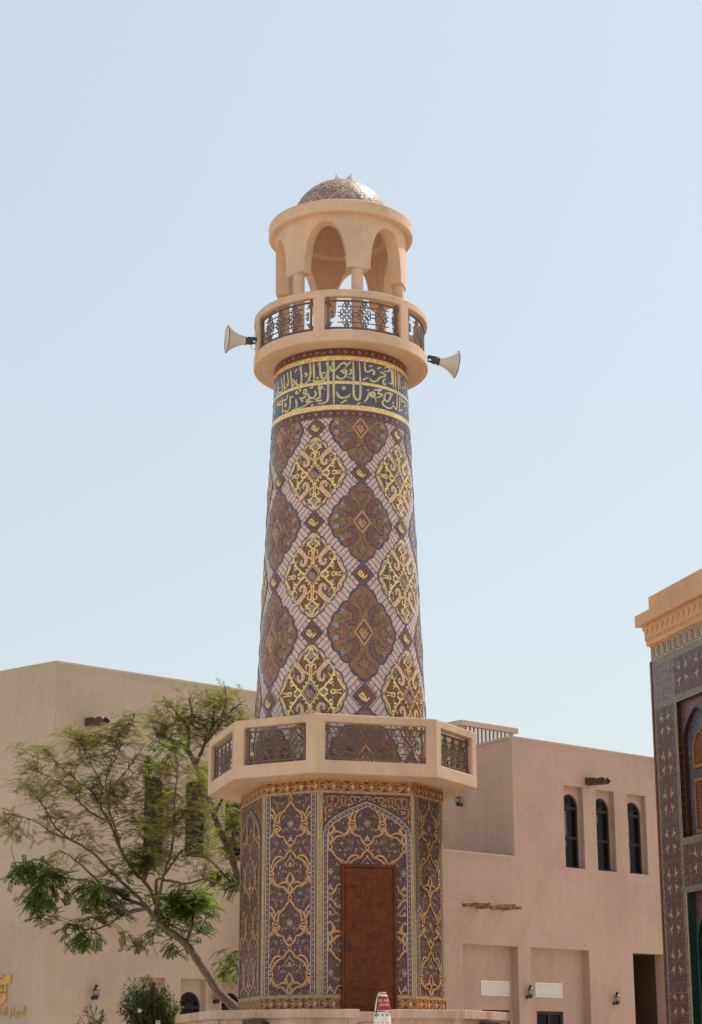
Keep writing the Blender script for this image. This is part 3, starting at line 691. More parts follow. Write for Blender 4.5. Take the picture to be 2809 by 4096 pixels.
# spandrels
k = Ink(face_map(APW), 0.006)
for sg in (-1, 1):
    T = lambda pts: [(sg * x, z) for x, z in pts]
    for pts, w in (([(0.66, 5.73), (0.66, 5.63), (0.61, 5.60), (0.57, 5.66), (0.60, 5.71)], .022), ([(0.66, 5.73), (0.52, 5.735), (0.47, 5.70), (0.48, 5.64), (0.53, 5.60), (0.50, 5.54)], .024),
                   ([(0.47, 5.71), (0.42, 5.745), (0.36, 5.72)], .022), ([(0.37, 5.70), (0.365, 5.63), (0.36, 5.585)], .022), ([(0.53, 5.595), (0.58, 5.57), (0.64, 5.575), (0.685, 5.53), (0.67, 5.45)], .022),
                   ([(0.69, 5.60), (0.70, 5.50), (0.68, 5.42), (0.69, 5.33)], .018), ([(0.30, 5.72), (0.26, 5.68), (0.27, 5.65)], .020), ([(0.08, 5.70), (0.06, 5.74), (0.0, 5.75)], .022), ([(0.08, 5.70), (0.12, 5.675)], .020), ([(0.66, 5.45), (0.62, 5.44)], .02)):
        k.ribbon(T(pts), w, ORA, 2, 5)
    for pts in ([(0.14, 5.66), (0.10, 5.70), (0.15, 5.74), (0.20, 5.72), (0.19, 5.67)], [(0.30, 5.69), (0.25, 5.745), (0.20, 5.73)], [(0.22, 5.64), (0.27, 5.61), (0.31, 5.63), (0.30, 5.57)], [(0.43, 5.68), (0.41, 5.62), (0.44, 5.59)],
                [(0.60, 5.745), (0.54, 5.745)], [(0.71, 5.70), (0.715, 5.62)], [(0.55, 5.53), (0.60, 5.52), (0.57, 5.48)], [(0.40, 5.60), (0.33, 5.60)], [(0.04, 5.69), (0.02, 5.73)], [(0.64, 5.52), (0.60, 5.54)], [(0.65, 5.42), (0.60, 5.42)], [(0.33, 5.74), (0.34, 5.68)]):
        k.ribbon(T(pts), 0.011, CRE, 1, 4)
    for (x, z) in ((0.42, 5.69), (0.62, 5.50), (0.57, 5.70), (0.25, 5.66), (0.46, 5.57), (0.69, 5.37)):
        k.star(sg * x, z, 0.009, 0.022, 4, CRE, 3, rot=0.5)
face_objs('spandrel_scroll', k, APW, WA, wide)
for hw_, ap, par in ((HN, APN, narrow), (HW, APW, wide)):
    for zl, zh in ((5.832, 5.985), (2.488, 2.640)):
        kk = orange_band(hw_ - 0.001, zl, zh, 3); f = face_map(ap); kk.v = [(v[0], v[1] - ap, v[2]) for v in kk.v]
        face_objs('frieze', kk, ap, list(par), par)

# ------------------------------------------------------------------ door
yd = -(APW + 0.02)
mb = MB(); x0, x1, zt = -0.433, 0.462, 4.678
for a, b, c, d in ((x0, x0 + 0.045, ZF, zt), (x1 - 0.045, x1, ZF, zt), (x0 + 0.045, x1 - 0.045, zt - 0.045, zt)): mb.box(a, b, yd - 0.045, yd + 0.03, c, d)
dfr = obj('door_frame', mb, M['mahogany'], mina, bevel=0.006)
mb = MB(); mb.box(x0 + 0.048, x1 - 0.048, yd - 0.012, yd + 0.02, ZF + 0.006, zt - 0.048)
mb.box(x0 + 0.055, x1 - 0.055, yd - 0.022, yd - 0.012, ZF + 0.012, zt - 0.056)
door = obj('door', mb, M['mahogany'], mina)
k = Ink(lambda x, z, off: (x, yd - 0.022 - off, z), 0.0, 0.004)
def carve(pts, w):
    """raised ridge with a rounded crest"""
    c = catmull(pts, 5); N = len(c)
    rows = []
    for i, (x, z) in enumerate(c):
        a, b = c[max(i - 1, 0)], c[min(i + 1, N - 1)]; dx, dy = b[0] - a[0], b[1] - a[1]; L = hypot(dx, dy) or 1
        ww = w * (0.4 + 0.6 * sin(pi * min(1, i / (N - 1)) * 0.9 + 0.15))
        rows.append([k.fn(x - dy / L * ww * u, z + dx / L * ww * u, h) for u, h in ((-0.5, 0.0), (-0.25, 0.010), (0.25, 0.010), (0.5, 0.0))])
    k.grid(rows, 0)
cxd = (x0 + x1) / 2
rd = random.Random(4)
for zc in (4.28, 3.75, 3.22, 2.75):
    for sg in (-1, 1):
        q = lambda pts: [(cxd + sg * x, zc + z) for x, z in pts]
        carve(q([(0.0, -0.22), (0.06, -0.05), (0.17, 0.06), (0.27, 0.04), (0.29, -0.06), (0.22, -0.12), (0.16, -0.07)]), 0.05)
        carve(q([(0.02, 0.20), (0.10, 0.15), (0.22, 0.17), (0.31, 0.12)]), 0.04)
        carve(q([(0.02, 0.02), (0.10, 0.06), (0.12, 0.13)]), 0.035)
        carve(q([(0.30, -0.14), (0.22, -0.20), (0.10, -0.22), (0.03, -0.27)]), 0.045)
        carve(q([(0.20, -0.02), (0.24, 0.0), (0.24, -0.05)]), 0.03)
    carve([(cxd, zc - 0.08), (cxd + 0.03, zc), (cxd, zc + 0.10)], 0.05); carve([(cxd, zc - 0.08), (cxd - 0.03, zc), (cxd, zc + 0.10)], 0.05)
obj('door_carving', k, M['mahogany'], door, smooth=0.9)
mb = MB(); mb.box(-0.374, -0.326, yd - 0.032, yd - 0.021, 3.296, 3.578); mb.tube([(-0.35, yd - 0.03, 3.46), (-0.35, yd - 0.07, 3.46), (-0.29, yd - 0.072, 3.455)], 0.009, 8)
mb.tube([(-0.35, yd - 0.031, 3.36), (-0.35, yd - 0.045, 3.36)], 0.011, 8)
obj('door_handle', mb, M['steel'], door, bevel=0.004)
for z in (4.42, 4.12, 3.42, 2.78):
    mb = MB(); mb.tube([(x1 - 0.047, yd - 0.05, z - 0.075), (x1 - 0.047, yd - 0.05, z + 0.075)], 0.010, 8); obj('hinge', mb, M['steel'], door)
# ------------------------------------------------------------------ lower balcony
RB_, HB = 2.2852, 0.4547
BZ0, BZ1, OZ0, OZ1, TH = 6.021, 6.958, 6.231, 6.830, 0.14
BOCT = []
for k in range(4): BOCT += [k * pi / 2 - HB, k * pi / 2 + HB]
mb = MB()
outer = [az(a, RB_ - 0.02, 0) for a in BOCT]; inner = [az(a, 1.30, 0) for a in BOCT]
for i in range(8):
    a, b, c, d = outer[i], outer[(i + 1) % 8], inner[(i + 1) % 8], inner[i]
    for z in (BZ0 + 0.003, OZ0 - 0.05): mb.quad((a[0], a[1], z), (b[0], b[1], z), (c[0], c[1], z), (d[0], d[1], z))
obj('balcony_slab', mb, M['sand'], mina)

def lattice_segs():
    q = [((0, .08), (.18, .26)), ((.18, .26), (0, .44)), ((.08, 0), (.26, .18)), ((.26, .18), (.44, 0)), ((.18, .26), (.36, .44)), ((.26, .18), (.42, .34)), ((.36, .44), (.36, .68)),
         ((.36, .68), (.20, .84)), ((.20, .84), (.20, 1.0)), ((0, .44), (.17, .60)), ((.17, .60), (0, .76)), ((0, .76), (.13, .88)), ((.13, .88), (0, 1.0)), ((.17, .60), (.36, .60)), ((.42, .34), (.56, .34)),
         ((.56, .34), (.56, 0)), ((.44, 0), (.56, .12)), ((0, .60), (.10, .60)), ((.20, .84), (.06, .70)), ((.56, .14), (.74, .14)), ((.36, .62), (.74, .62))]
    out = []
    for a, b in q:
        for sx in (1, -1):
            for sy in (1, -1): out.append(((a[0] * sx, a[1] * sy), (b[0] * sx, b[1] * sy)))
    return out
LAT = lattice_segs()

def railing(name, f, half, zl, zh, n, sp, parent, loc_rot, seg):
    """iron railing: end posts, rails and lattice"""
    fr = MB(); fx = half - 0.055
    for z in (zl + 0.045, zh - 0.065): fr.bar(f, (-half + 0.004, z), (half - 0.004, z), 0.026, -0.018, 0.018, 0, seg)
    for sg in (-1, 1):
        fr.bar(f, (sg * fx, zl), (sg * fx, zh - 0.02), 0.030, -0.021, 0.021)
        for z in (zl + 0.075, zh - 0.10): fr.bar(f, (sg * (fx + 0.004), z), (sg * half, z), 0.05, -0.015, 0.015)
    o = obj(name, fr, M['iron'], parent, rotz=loc_rot)
    h = (zh - zl - 0.11) / 2 - 0.012; zc = (zl + 0.045 + zh - 0.065) / 2; wx = 0.190 if n == 3 and seg > 1 else 0.165
    for i in range(n):
        cx = (i - (n - 1) / 2) * sp; lt = MB()
        X = lambda u: cx + (u * wx if abs(u) < .7 else (sp / 2 if u > 0 else -sp / 2))
        for a, b in LAT:
            p = (X(a[0]), zc + a[1] * h); q = (X(b[0]), zc + b[1] * h)
            if abs(p[0]) > fx - .01 or abs(q[0]) > fx - .01: continue
            lt.bar(f, p, q, 0.0155, -0.007, 0.007)
        obj('lattice', lt, M['iron'], o)
    xe = fx - 0.02; gx = (fx - (n - 1) / 2 * sp - sp / 2)
    for sg in (-1, 1):
        lt = MB()
        for sy in (-1, 1):
            for a, b in (((0.0, .98), (.0, .55)), ((-.16, .76), (0.0, .95)), ((-.16, .76), (0.0, .57)), ((-.16, .76), (0.09, .76)), ((-.3, .62), (-.09, .62)), ((-.36, .14), (-.12, .14)), ((-.12, .3), (-.12, 0)), ((-.12, .3), (-.24, .3)), ((-.24, .3), (-.24, 0))):
                lt.bar(f, (sg * (xe + a[0] * .235), zc + sy * a[1] * h), (sg * (xe + b[0] * .235), zc + sy * b[1] * h), 0.0135, -0.007, 0.007)
        obj('corner_lattice', lt, M['iron'], o, kind='stuff')
    return o

for i in range(8):
    R2 = RB_; a0, a1 = BOCT[i], BOCT[(i + 1) % 8]
    half_ang = ((a1 - a0) % (2 * pi)) / 2; am = a0 + half_ang
    ap = RB_ * cos(half_ang); hc = RB_ * sin(half_ang); mi = TH * math.tan(half_ang)
    mg = 0.17
    mb = MB()
    def pt(x, dep, z):
        return (x, -(ap - dep), z)
    # outer ring, inner ring, reveals
    O = [(-hc, BZ0), (hc, BZ0), (hc, BZ1), (-hc, BZ1)]; I = [(-hc + mg, OZ0), (hc - mg, OZ0), (hc - mg, OZ1), (-hc + mg, OZ1)]
    Oi = [(-hc + mi, BZ0), (hc - mi, BZ0), (hc - mi, BZ1), (-hc + mi, BZ1)]
    for k in range(4):
        j = (k + 1) % 4
        mb.quad(pt(*[O[k][0], 0, O[k][1]]), pt(O[j][0], 0, O[j][1]), pt(I[j][0], 0, I[j][1]), pt(I[k][0], 0, I[k][1]))
        mb.quad(pt(Oi[j][0], TH, Oi[j][1]), pt(Oi[k][0], TH, Oi[k][1]), pt(I[k][0], TH, I[k][1]), pt(I[j][0], TH, I[j][1]))
        mb.quad(pt(I[k][0], 0, I[k][1]), pt(I[j][0], 0, I[j][1]), pt(I[j][0], TH, I[j][1]), pt(I[k][0], TH, I[k][1]))
        if k in (0, 2): mb.quad(pt(O[j][0], 0, O[j][1]), pt(O[k][0], 0, O[k][1]), pt(Oi[k][0], TH, Oi[k][1]), pt(Oi[j][0], TH, Oi[j][1]))
    o = obj('parapet', mb, M['sand'], mina, rotz=am, bevel=0.016)
    f = (lambda ap_: (lambda x, z, off: (x, -(ap_ - 0.075 + off), z)))(ap)
    railing('railing', f, hc - mg, OZ0, OZ1, 5 if i % 2 == 0 else 3, 0.29, mina, am, 1)

# ------------------------------------------------------------------ shaft with its mosaics
def rz(z): return 1.4337 + (7.2879 - z) * 0.04259
mb = MB()
mb.grid([[az(2 * pi * k / 128, rz(z), z) for k in range(128)] for z in (6.0, 8.0, 10.0, 12.0, 13.56)], 0, closed=True)
shaft = obj('shaft', mb, M['tpink'], mina, smooth=0.8)
BANDZ = 12.233
PM = [M['tnavy'], M['tpeach'], M['tumber'], M['tgold'], M['tgrey'], M['tdark'], M['tred'], M['tbrown'], M['tline'], M['tpink']]
NV, PE, UM, GO, GY, DK, RD, BR, LN, PK = range(10)
def cone_map(zc):
    rc = rz(zc)
    def f(x, y, off):
        z = min(zc + y, BANDZ - 0.002); z = max(z, 6.02); r = rz(z) + off; a = x / rc
        return (r * sin(a), -r * cos(a), z)
    return f
def quarter_lobes():
    cusps = [(-0.20, 0.885), (0.20, 0.885), (0.405, 0.635), (0.69, 0.425), (0.875, 0.20), (0.875, -0.20)]
    bul = [0.115, 0.058, 0.066, 0.058, 0.115]
    out = []
    for (a, b), bg_ in zip(zip(cusps[:-1], cusps[1:]), bul):
        dx, dy = b[0] - a[0], b[1] - a[1]; L = hypot(dx, dy); nx, ny = -dy / L, dx / L
        if nx * (a[0] + b[0]) + ny * (a[1] + b[1]) < 0: nx, ny = -nx, -ny
        for k in range(6):
            t = k / 6; h = bg_ * (sin(pi * t) ** 0.75)
            out.append((a[0] + dx * t + nx * h, a[1] + dy * t + ny * h))
    return out
_q = quarter_lobes()
def full_lobes():
    right = [p for p in _q[3:]] # from top middle to right tip
    q1 = [p for p in _q if p[0] >= -1e-6 and p[1] >= -1e-6]
    q1 = sorted(q1, key=lambda p: -atan2(p[1], p[0]))
    o = q1 + [(x, -y) for x, y in reversed(q1)]
    o = o + [(-x, -y) for x, y in q1] + [(-x, y) for x, y in reversed(q1)]
    r = []
    for p in o:
        if not r or hypot(p[0] - r[-1][0], p[1] - r[-1][1]) > 1e-4: r.append(p)
    return r
LOBES = full_lobes()
def four(fn):
    for sx in (1, -1):
        for sy in (1, -1): fn(lambda x, y, sx=sx, sy=sy: (sx * x, sy * y))

def kufic(ink, cx, cy, dx, dy, m, l, small=False):
    E = lambda p, q: (cx + (p - q) / 2 * dx, cy + (p + q) / 2 * dy)
    w = min(dx, dy) * (0.10 if not small else 0.15)
    if not small:
        for q in (-0.62, -0.30, 0.02): ink.ribbon([E(-0.62, q), E(0.52, q)], w, m, l, 3, smooth=False)
        ink.ribbon([E(-0.62, -0.62), E(-0.62, 0.62)], w, m, l, 3, smooth=False)
        ink.ribbon([E(-0.62, 0.62), E(-0.10, 0.62), E(-0.10, 0.30), E(-0.62, 0.30)], w, m, l, 3, smooth=False)
        ink.ribbon([E(0.20, 0.34), E(0.20, 0.62)], w, m, l, 3, smooth=False)
    else:
        for q in (-0.05, 0.28): ink.ribbon([E(-0.55, q), E(0.15, q)], w, m, l, 2, smooth=False)
        ink.ribbon([E(-0.55, -0.05), E(-0.55, 0.62), E(0.05, 0.62), E(0.05, 0.30)], w, m, l, 2, smooth=False)
        ink.ribbon([E(-0.40, -0.55), E(0.40, -0.55)], w, m, l, 2, smooth=False)
        ink.ribbon([E(-0.55, -0.28), E(0.0, -0.28)], w, m, l, 2, smooth=False)
def diam(dx, dy): return [(0, dy), (-dx * .5, dy * .5), (-dx, 0), (-dx * .5, -dy * .5), (0, -dy), (dx * .5, -dy * .5), (dx, 0), (dx * .5, dy * .5)]

def gold_medallion(zc, hh):
    rc = rz(zc); hw = 0.4433 * rc; K = Ink(cone_map(zc), 0.005, 0.0014)
    n = lambda x, y: (x * hw, y * hh)
    sc = lambda k, ox=0.0: [n(x * (k + ox), y * k) for x, y in LOBES]
    K.shape(sc(1.0), NV, 0, (0, 0), 5); K.shape(sc(0.955), PE, 1, (0, 0), 5); K.shape(sc(0.875), NV, 2, (0, 0), 5); K.shape(sc(0.845), UM, 3, (0, 0), 5)
    def quarter(T):
        R = lambda pts, w, m, l, tp=None, nn=5: K.ribbon([n(*T(*p)) for p in pts], w, m, l, nn, taper=tp)
        # dark outline and peach scrolls running in from the rim
        arm = [(.52, .60), (.43, .585), (.32, .50), (.235, .42), (.215, .31), (.27, .235), (.35, .25), (.375, .32), (.33, .345)]
        R(arm, 0.105, NV, 4, (1.15, 0.9, 0.55)); R(arm, 0.078, PE, 5, (1.2, 0.85, 0.45))
        R([(.235, .42), (.12, .40), (.06, .34)], 0.045, PE, 5, (1, .5))
        # gold tendrils: vertical axis
        R([(.022, .28), (.03, .40), (.022, .52), (.05, .60), (.12, .655), (.20, .69)], 0.020, GO, 6)
        R([(.03, .50), (.075, .555), (.13, .54), (.135, .48), (.105, .47)], 0.018, GO, 6)
        R([(.005, .90), (.035, .84), (.085, .765), (.15, .70), (.21, .655)], 0.026, GO, 6, (1, 1, 0.6))
        R([(.0, .585), (.06, .63), (.11, .70)], 0.018, GO, 6)
        R([(.12, .76), (.17, .74), (.18, .69), (.15, .67)], 0.018, GO, 7)
        # horizontal axis
        R([(.27, .02), (.34, .08), (.40, .06), (.46, .015)], 0.035, GO, 6)
        R([(.36, .07), (.42, .15), (.49, .20), (.56, .29), (.62, .40), (.66, .405)], 0.030, GO, 6, (1.1, 1, .5))
        R([(.49, .20), (.55, .16), (.60, .20)], 0.030, GO, 6, (1, 1, .4))
        R([(.56, .29), (.50, .34), (.46, .40)], 0.020, GO, 6, (1, .5))
        R([(.90, .03), (.84, .10), (.77, .18), (.72, .27), (.70, .33)], 0.030, GO, 6, (.9, 1, .6))
        R([(.66, .03), (.75, .025), (.82, .05)], 0.020, GO, 6)
        for (x, y, r, m) in ((.42, .30, .026, GY), (.60, .12, .022, GY), (.50, .46, .030, GY), (.76, .295, .030, GY), (.21, .79, .032, GY), (.62, .48, .022, GO), (.56, .245, .028, GO), (.63, .33, .022, GO), (.30, .33, .0, GO)):
            if r: K.disc(*n(*T(x, y)), r, m, 7, 8)
        K.disc(*n(*T(.42, .30)), 0.012, NV, 8, 6); K.disc(*n(*T(.21, .79)), 0.012, NV, 8, 6); K.disc(*n(*T(.50, .46)), 0.012, NV, 8, 6)
        # beads round the centre diamond
        for t in (0.15, 0.38, 0.62, 0.85): K.disc(*n(*T(.315 * t, .325 * (1 - t))), 0.017, GO, 7, 6)
    four(quarter)
    for sg in (1, -1):
        K.disc(*n(0, sg * .73), 0.045, GY, 6, 10, ry=0.055); K.disc(*n(0, sg * .73), 0.012, NV, 7, 6); K.disc(*n(0, sg * .80), 0.018, GY, 7, 6)
        x, y = n(sg * .60, 0); K.star(x, y, 0.034, 0.060, 8, GO, 6); K.disc(x, y, 0.020, UM, 7, 8)
        x, y = n(sg * .90, 0); K.disc(x, y, 0.042, GY, 6, 9); K.disc(x, y, 0.014, NV, 7, 6)
        x, y = n(sg * .345, 0); K.disc(x, y, 0.030, GY, 7, 9); K.disc(x, y, 0.013, NV, 8, 6)
    D = Ink(cone_map(zc), 0.018, 0.0014); dx, dy = hw * .275, hh * .29
    D.shape([n(0, 0)] and diam(dx, dy), GO, 0, (0, 0), 2); D.shape(diam(dx * .84, dy * .84), DK, 1, (0, 0), 2); D.shape(diam(dx * .72, dy * .72), PE, 2, (0, 0), 2); D.shape(diam(dx * .62, dy * .62), DK, 3, (0, 0), 2)
    kufic(D, 0, 0, dx * .66, dy * .66, PE, 4)
    return K, D
def brown_medallion(zc, hh):
    rc = rz(zc); hw = 0.4533 * rc; K = Ink(cone_map(zc), 0.005, 0.0014)
    n = lambda x, y: (x * hw, y * hh)
    K.shape([n(*p) for p in LOBES], NV, 0, (0, 0), 5); K.shape([n(x * .925, y * .935) for x, y in LOBES], BR, 1, (0, 0), 5)
    rnd = random.Random(9)
    def quarter(T):
        arm = [(.46, .53), (.39, .50), (.29, .45), (.22, .37), (.215, .26), (.27, .18), (.345, .185), (.365, .245)]
        K.ribbon([n(*T(*p)) for p in arm], 0.125, NV, 2, 5, taper=(1.1, 0.95, 0.6)); K.ribbon([n(*T(*p)) for p in arm], 0.074, RD, 3, 5, taper=(1.2, 0.9, 0.5))
        for (x, y, r) in ((.74, .125, .046), (.79, .16, .026), (.69, .09, .026), (.56, .43, .030), (.60, .38, .020), (.53, .385, .018)):
            K.disc(*n(*T(x, y)), r, GY, 3, 7, ry=r * rnd.uniform(.6, .9), rot=rnd.uniform(0, 3))
        # flower buds and dark veins
        for _ in range(20):
            x, y = rnd.uniform(0, .82), rnd.uniform(0, .82)
            if x + y * 1.02 > .96 or x + y < .30: continue
            a = rnd.uniform(0, 6); K.disc(*n(*T(x, y)), rnd.uniform(.012, .026), rnd.choice([UM, UM, NV, RD]), 2, 6, ry=0.012, rot=a)
        K.ribbon([n(*T(*p)) for p in [(0.0, .42), (.06, .52), (.16, .60), (.12, .70), (.03, .76)]], 0.020, NV, 2, 4)
        K.ribbon([n(*T(*p)) for p in [(.40, .0), (.50, .10), (.62, .16), (.66, .06), (.80, .0)]], 0.020, NV, 2, 4)
        K.ribbon([n(*T(*p)) for p in [(.40, .12), (.48, .24), (.58, .28), (.66, .24)]], 0.018, NV, 2, 4)
    four(quarter)
    D = Ink(cone_map(zc), 0.013, 0.0014); dx, dy = hw * .255, hh * .275
    D.shape(diam(dx, dy), PE, 0, (0, 0), 2); D.shape(diam(dx * .87, dy * .87), RD, 1, (0, 0), 2)
    kufic(D, 0, 0, dx * .80, dy * .80, PE, 3)
    return K, D
def small_diamond(zc, k=1.0):
    rc = rz(zc); K = Ink(cone_map(zc), 0.0055, 0.0014); dx, dy = 0.152 * rc, 0.152 * rc * 1.12
    K.shape(diam(dx, dy), NV, 0, (0, 0), 2); K.shape(diam(dx * .86, dy * .86), UM, 1, (0, 0), 2); K.shape(diam(dx * .62, dy * .62), DK, 2, (0, 0), 2); K.shape(diam(dx * .56, dy * .56), UM, 3, (0, 0), 2)
    kufic(K, 0, 0, dx * .74, dy * .74, GO, 5, True)
    return K
GOLDZ = [(11.233, 0.685), (9.449, 0.768), (7.457, 0.84)]
BROWNZ = [(12.045, 0.695), (10.363, 0.728), (8.461, 0.845), (6.36, 0.87)]
S36 = pi / 5
for zc, hh in GOLDZ:
    K, D = gold_medallion(zc, hh); mk = mesh_of('gold_medallion', K, PM); md = mesh_of('centre_diamond', D, PM)
    for c in range(5):
        o = obj('gold_medallion', mk, None, mina, rotz=S36 + c * 2 * S36); obj('centre_diamond', md, None, o)
for zc, hh in BROWNZ:
    K, D = brown_medallion(zc, hh); mk = mesh_of('brown_medallion', K, PM); md = mesh_of('centre_diamond', D, PM)
    for c in range(5):
        o = obj('brown_medallion', mk, None, mina, rotz=c * 2 * S36); obj('centre_diamond', md, None, o)
for zs, a0 in (((11.232, 9.456, 7.384), 0), ((12.06, 10.373, 8.454, 6.35), S36)):
    for zc in zs:
        mk = mesh_of('small_diamond', small_diamond(zc), PM)
        for c in range(5): obj('small_diamond', mk, None, mina, rotz=a0 + c * 2 * S36)
# oxblood strokes across the lattice between the medallions
def cz(x, z, off): r = rz(z) + off; return (r * sin(x), -r * cos(x), z)
K = Ink(cz, 0.0022, 0.0)
gz = [z for z, h in GOLDZ] + [5.30]; gz = [12.95] + gz; bz = [13.75] + [z for z, h in BROWNZ] + [4.2]
for c in range(10):
    ag = c * S36 if c % 2 else None
    if ag is None: continue
    for side in (-1, 1):
        ab = ag + side * S36
        for g in gz:
            for b in bz:
                if not (0.5 < abs(g - b) < 1.5): continue
                zm = (g + b) / 2; rc = rz(zm)
                vx, vz = (ab - ag) * rc, b - g; am = (ag + ab) / 2
                L = hypot(vx, vz); ux, uz = vx / L, vz / L
                # channel runs between the two small diamonds
                cx, czz = vx, -(vz)
                for k in range(-7, 8):
                    t = k / 15.2
                    ox, oz = cx * t, czz * t
                    hl = L * (0.27 - 0.22 * abs(t))
                    pts = [(am + (ox + ux * s_) / rc, zm + oz + uz * s_) for s_ in (-hl, -hl / 2, 0, hl / 2, hl)]
                    pts = [(x, min(max(z, 6.05), BANDZ - .004)) for x, z in pts]
                    if abs(pts[0][1] - pts[-1][1]) < 0.05: continue
                    # widths in angle space: draw as a thin quad strip by hand
                    px, pz = -uz * 0.0062, ux * 0.0062; prev = None
                    for x, z in pts:
                        cur = (K.P(x + px / rc, z + pz, 0), K.P(x - px / rc, z - pz, 0))
                        if prev: K.quad(prev[0], prev[1], cur[1], cur[0], LN)
                        prev = cur
obj('inlay_strokes', K, PM, mina, kind='stuff')

# inscription band
PB = [M['tslate'], M['tgold'], M['tletter'], M['tfloral'], M['tred'], M['tgrey'], M['trust'], M['tline']]
SL, GB, LT, FL, RE, GR_, RU_, OX = range(8)
def band(name, z0, z1, m, off, n=96, parent=None):
    k = Ink(cz, off, 0.0); k.rect(0, 2 * pi, z0, z1, m, 0, n, 1); return obj(name, k, PB, parent or mina, smooth=0.8)
bnd = band('inscription_band', 12.456, 13.282, SL, 0.004)
for z0, z1 in ((12.369, 12.456), (13.282, 13.362)): band('gold_band', z0, z1, GB, 0.012)
k = Ink(cz, 0.0075, 0.0); k.rect(0, 2 * pi, 12.841, 12.897, GB, 0, 96, 1); obj('gold_line', k, PB, bnd, smooth=0.8)
for z0, z1 in ((12.228, 12.369), (13.362, 13.51)):
    fb = band('floral_band', z0, z1, FL, 0.011)
    k = Ink(cz, 0.0125, 0.0012); zc = (z0 + z1) / 2
    for e in (z0 + 0.012, z1 - 0.012): k.rect(0, 2 * pi, e - 0.012, e + 0.012, RE, 0, 96, 1)
    nf = 60
    for i in range(nf):
        a = 2 * pi * i / nf; r = rz(zc)
        if i % 2 == 0:
            k.shape([(a + (0.040 if q % 2 else 0.020) * sin(pi * q / 6 + .5) / r, zc + (0.040 if q % 2 else 0.020) * cos(pi * q / 6 + .5)) for q in range(12)], GR_, 1)
            k.shape([(a + 0.012 * sin(pi * q / 3) / r, zc + 0.012 * cos(pi * q / 3)) for q in range(6)], FL, 2)
        else:
            k.shape([(a + x / r, zc + z) for x, z in ((-.035, -.03), (-.012, -.012), (-.02, .012), (.008, .014), (.03, .045), (.018, .006), (.03, -.012), (.004, -.02))], RU_, 1)
    obj('flower', k, PB, fb, kind='stuff')
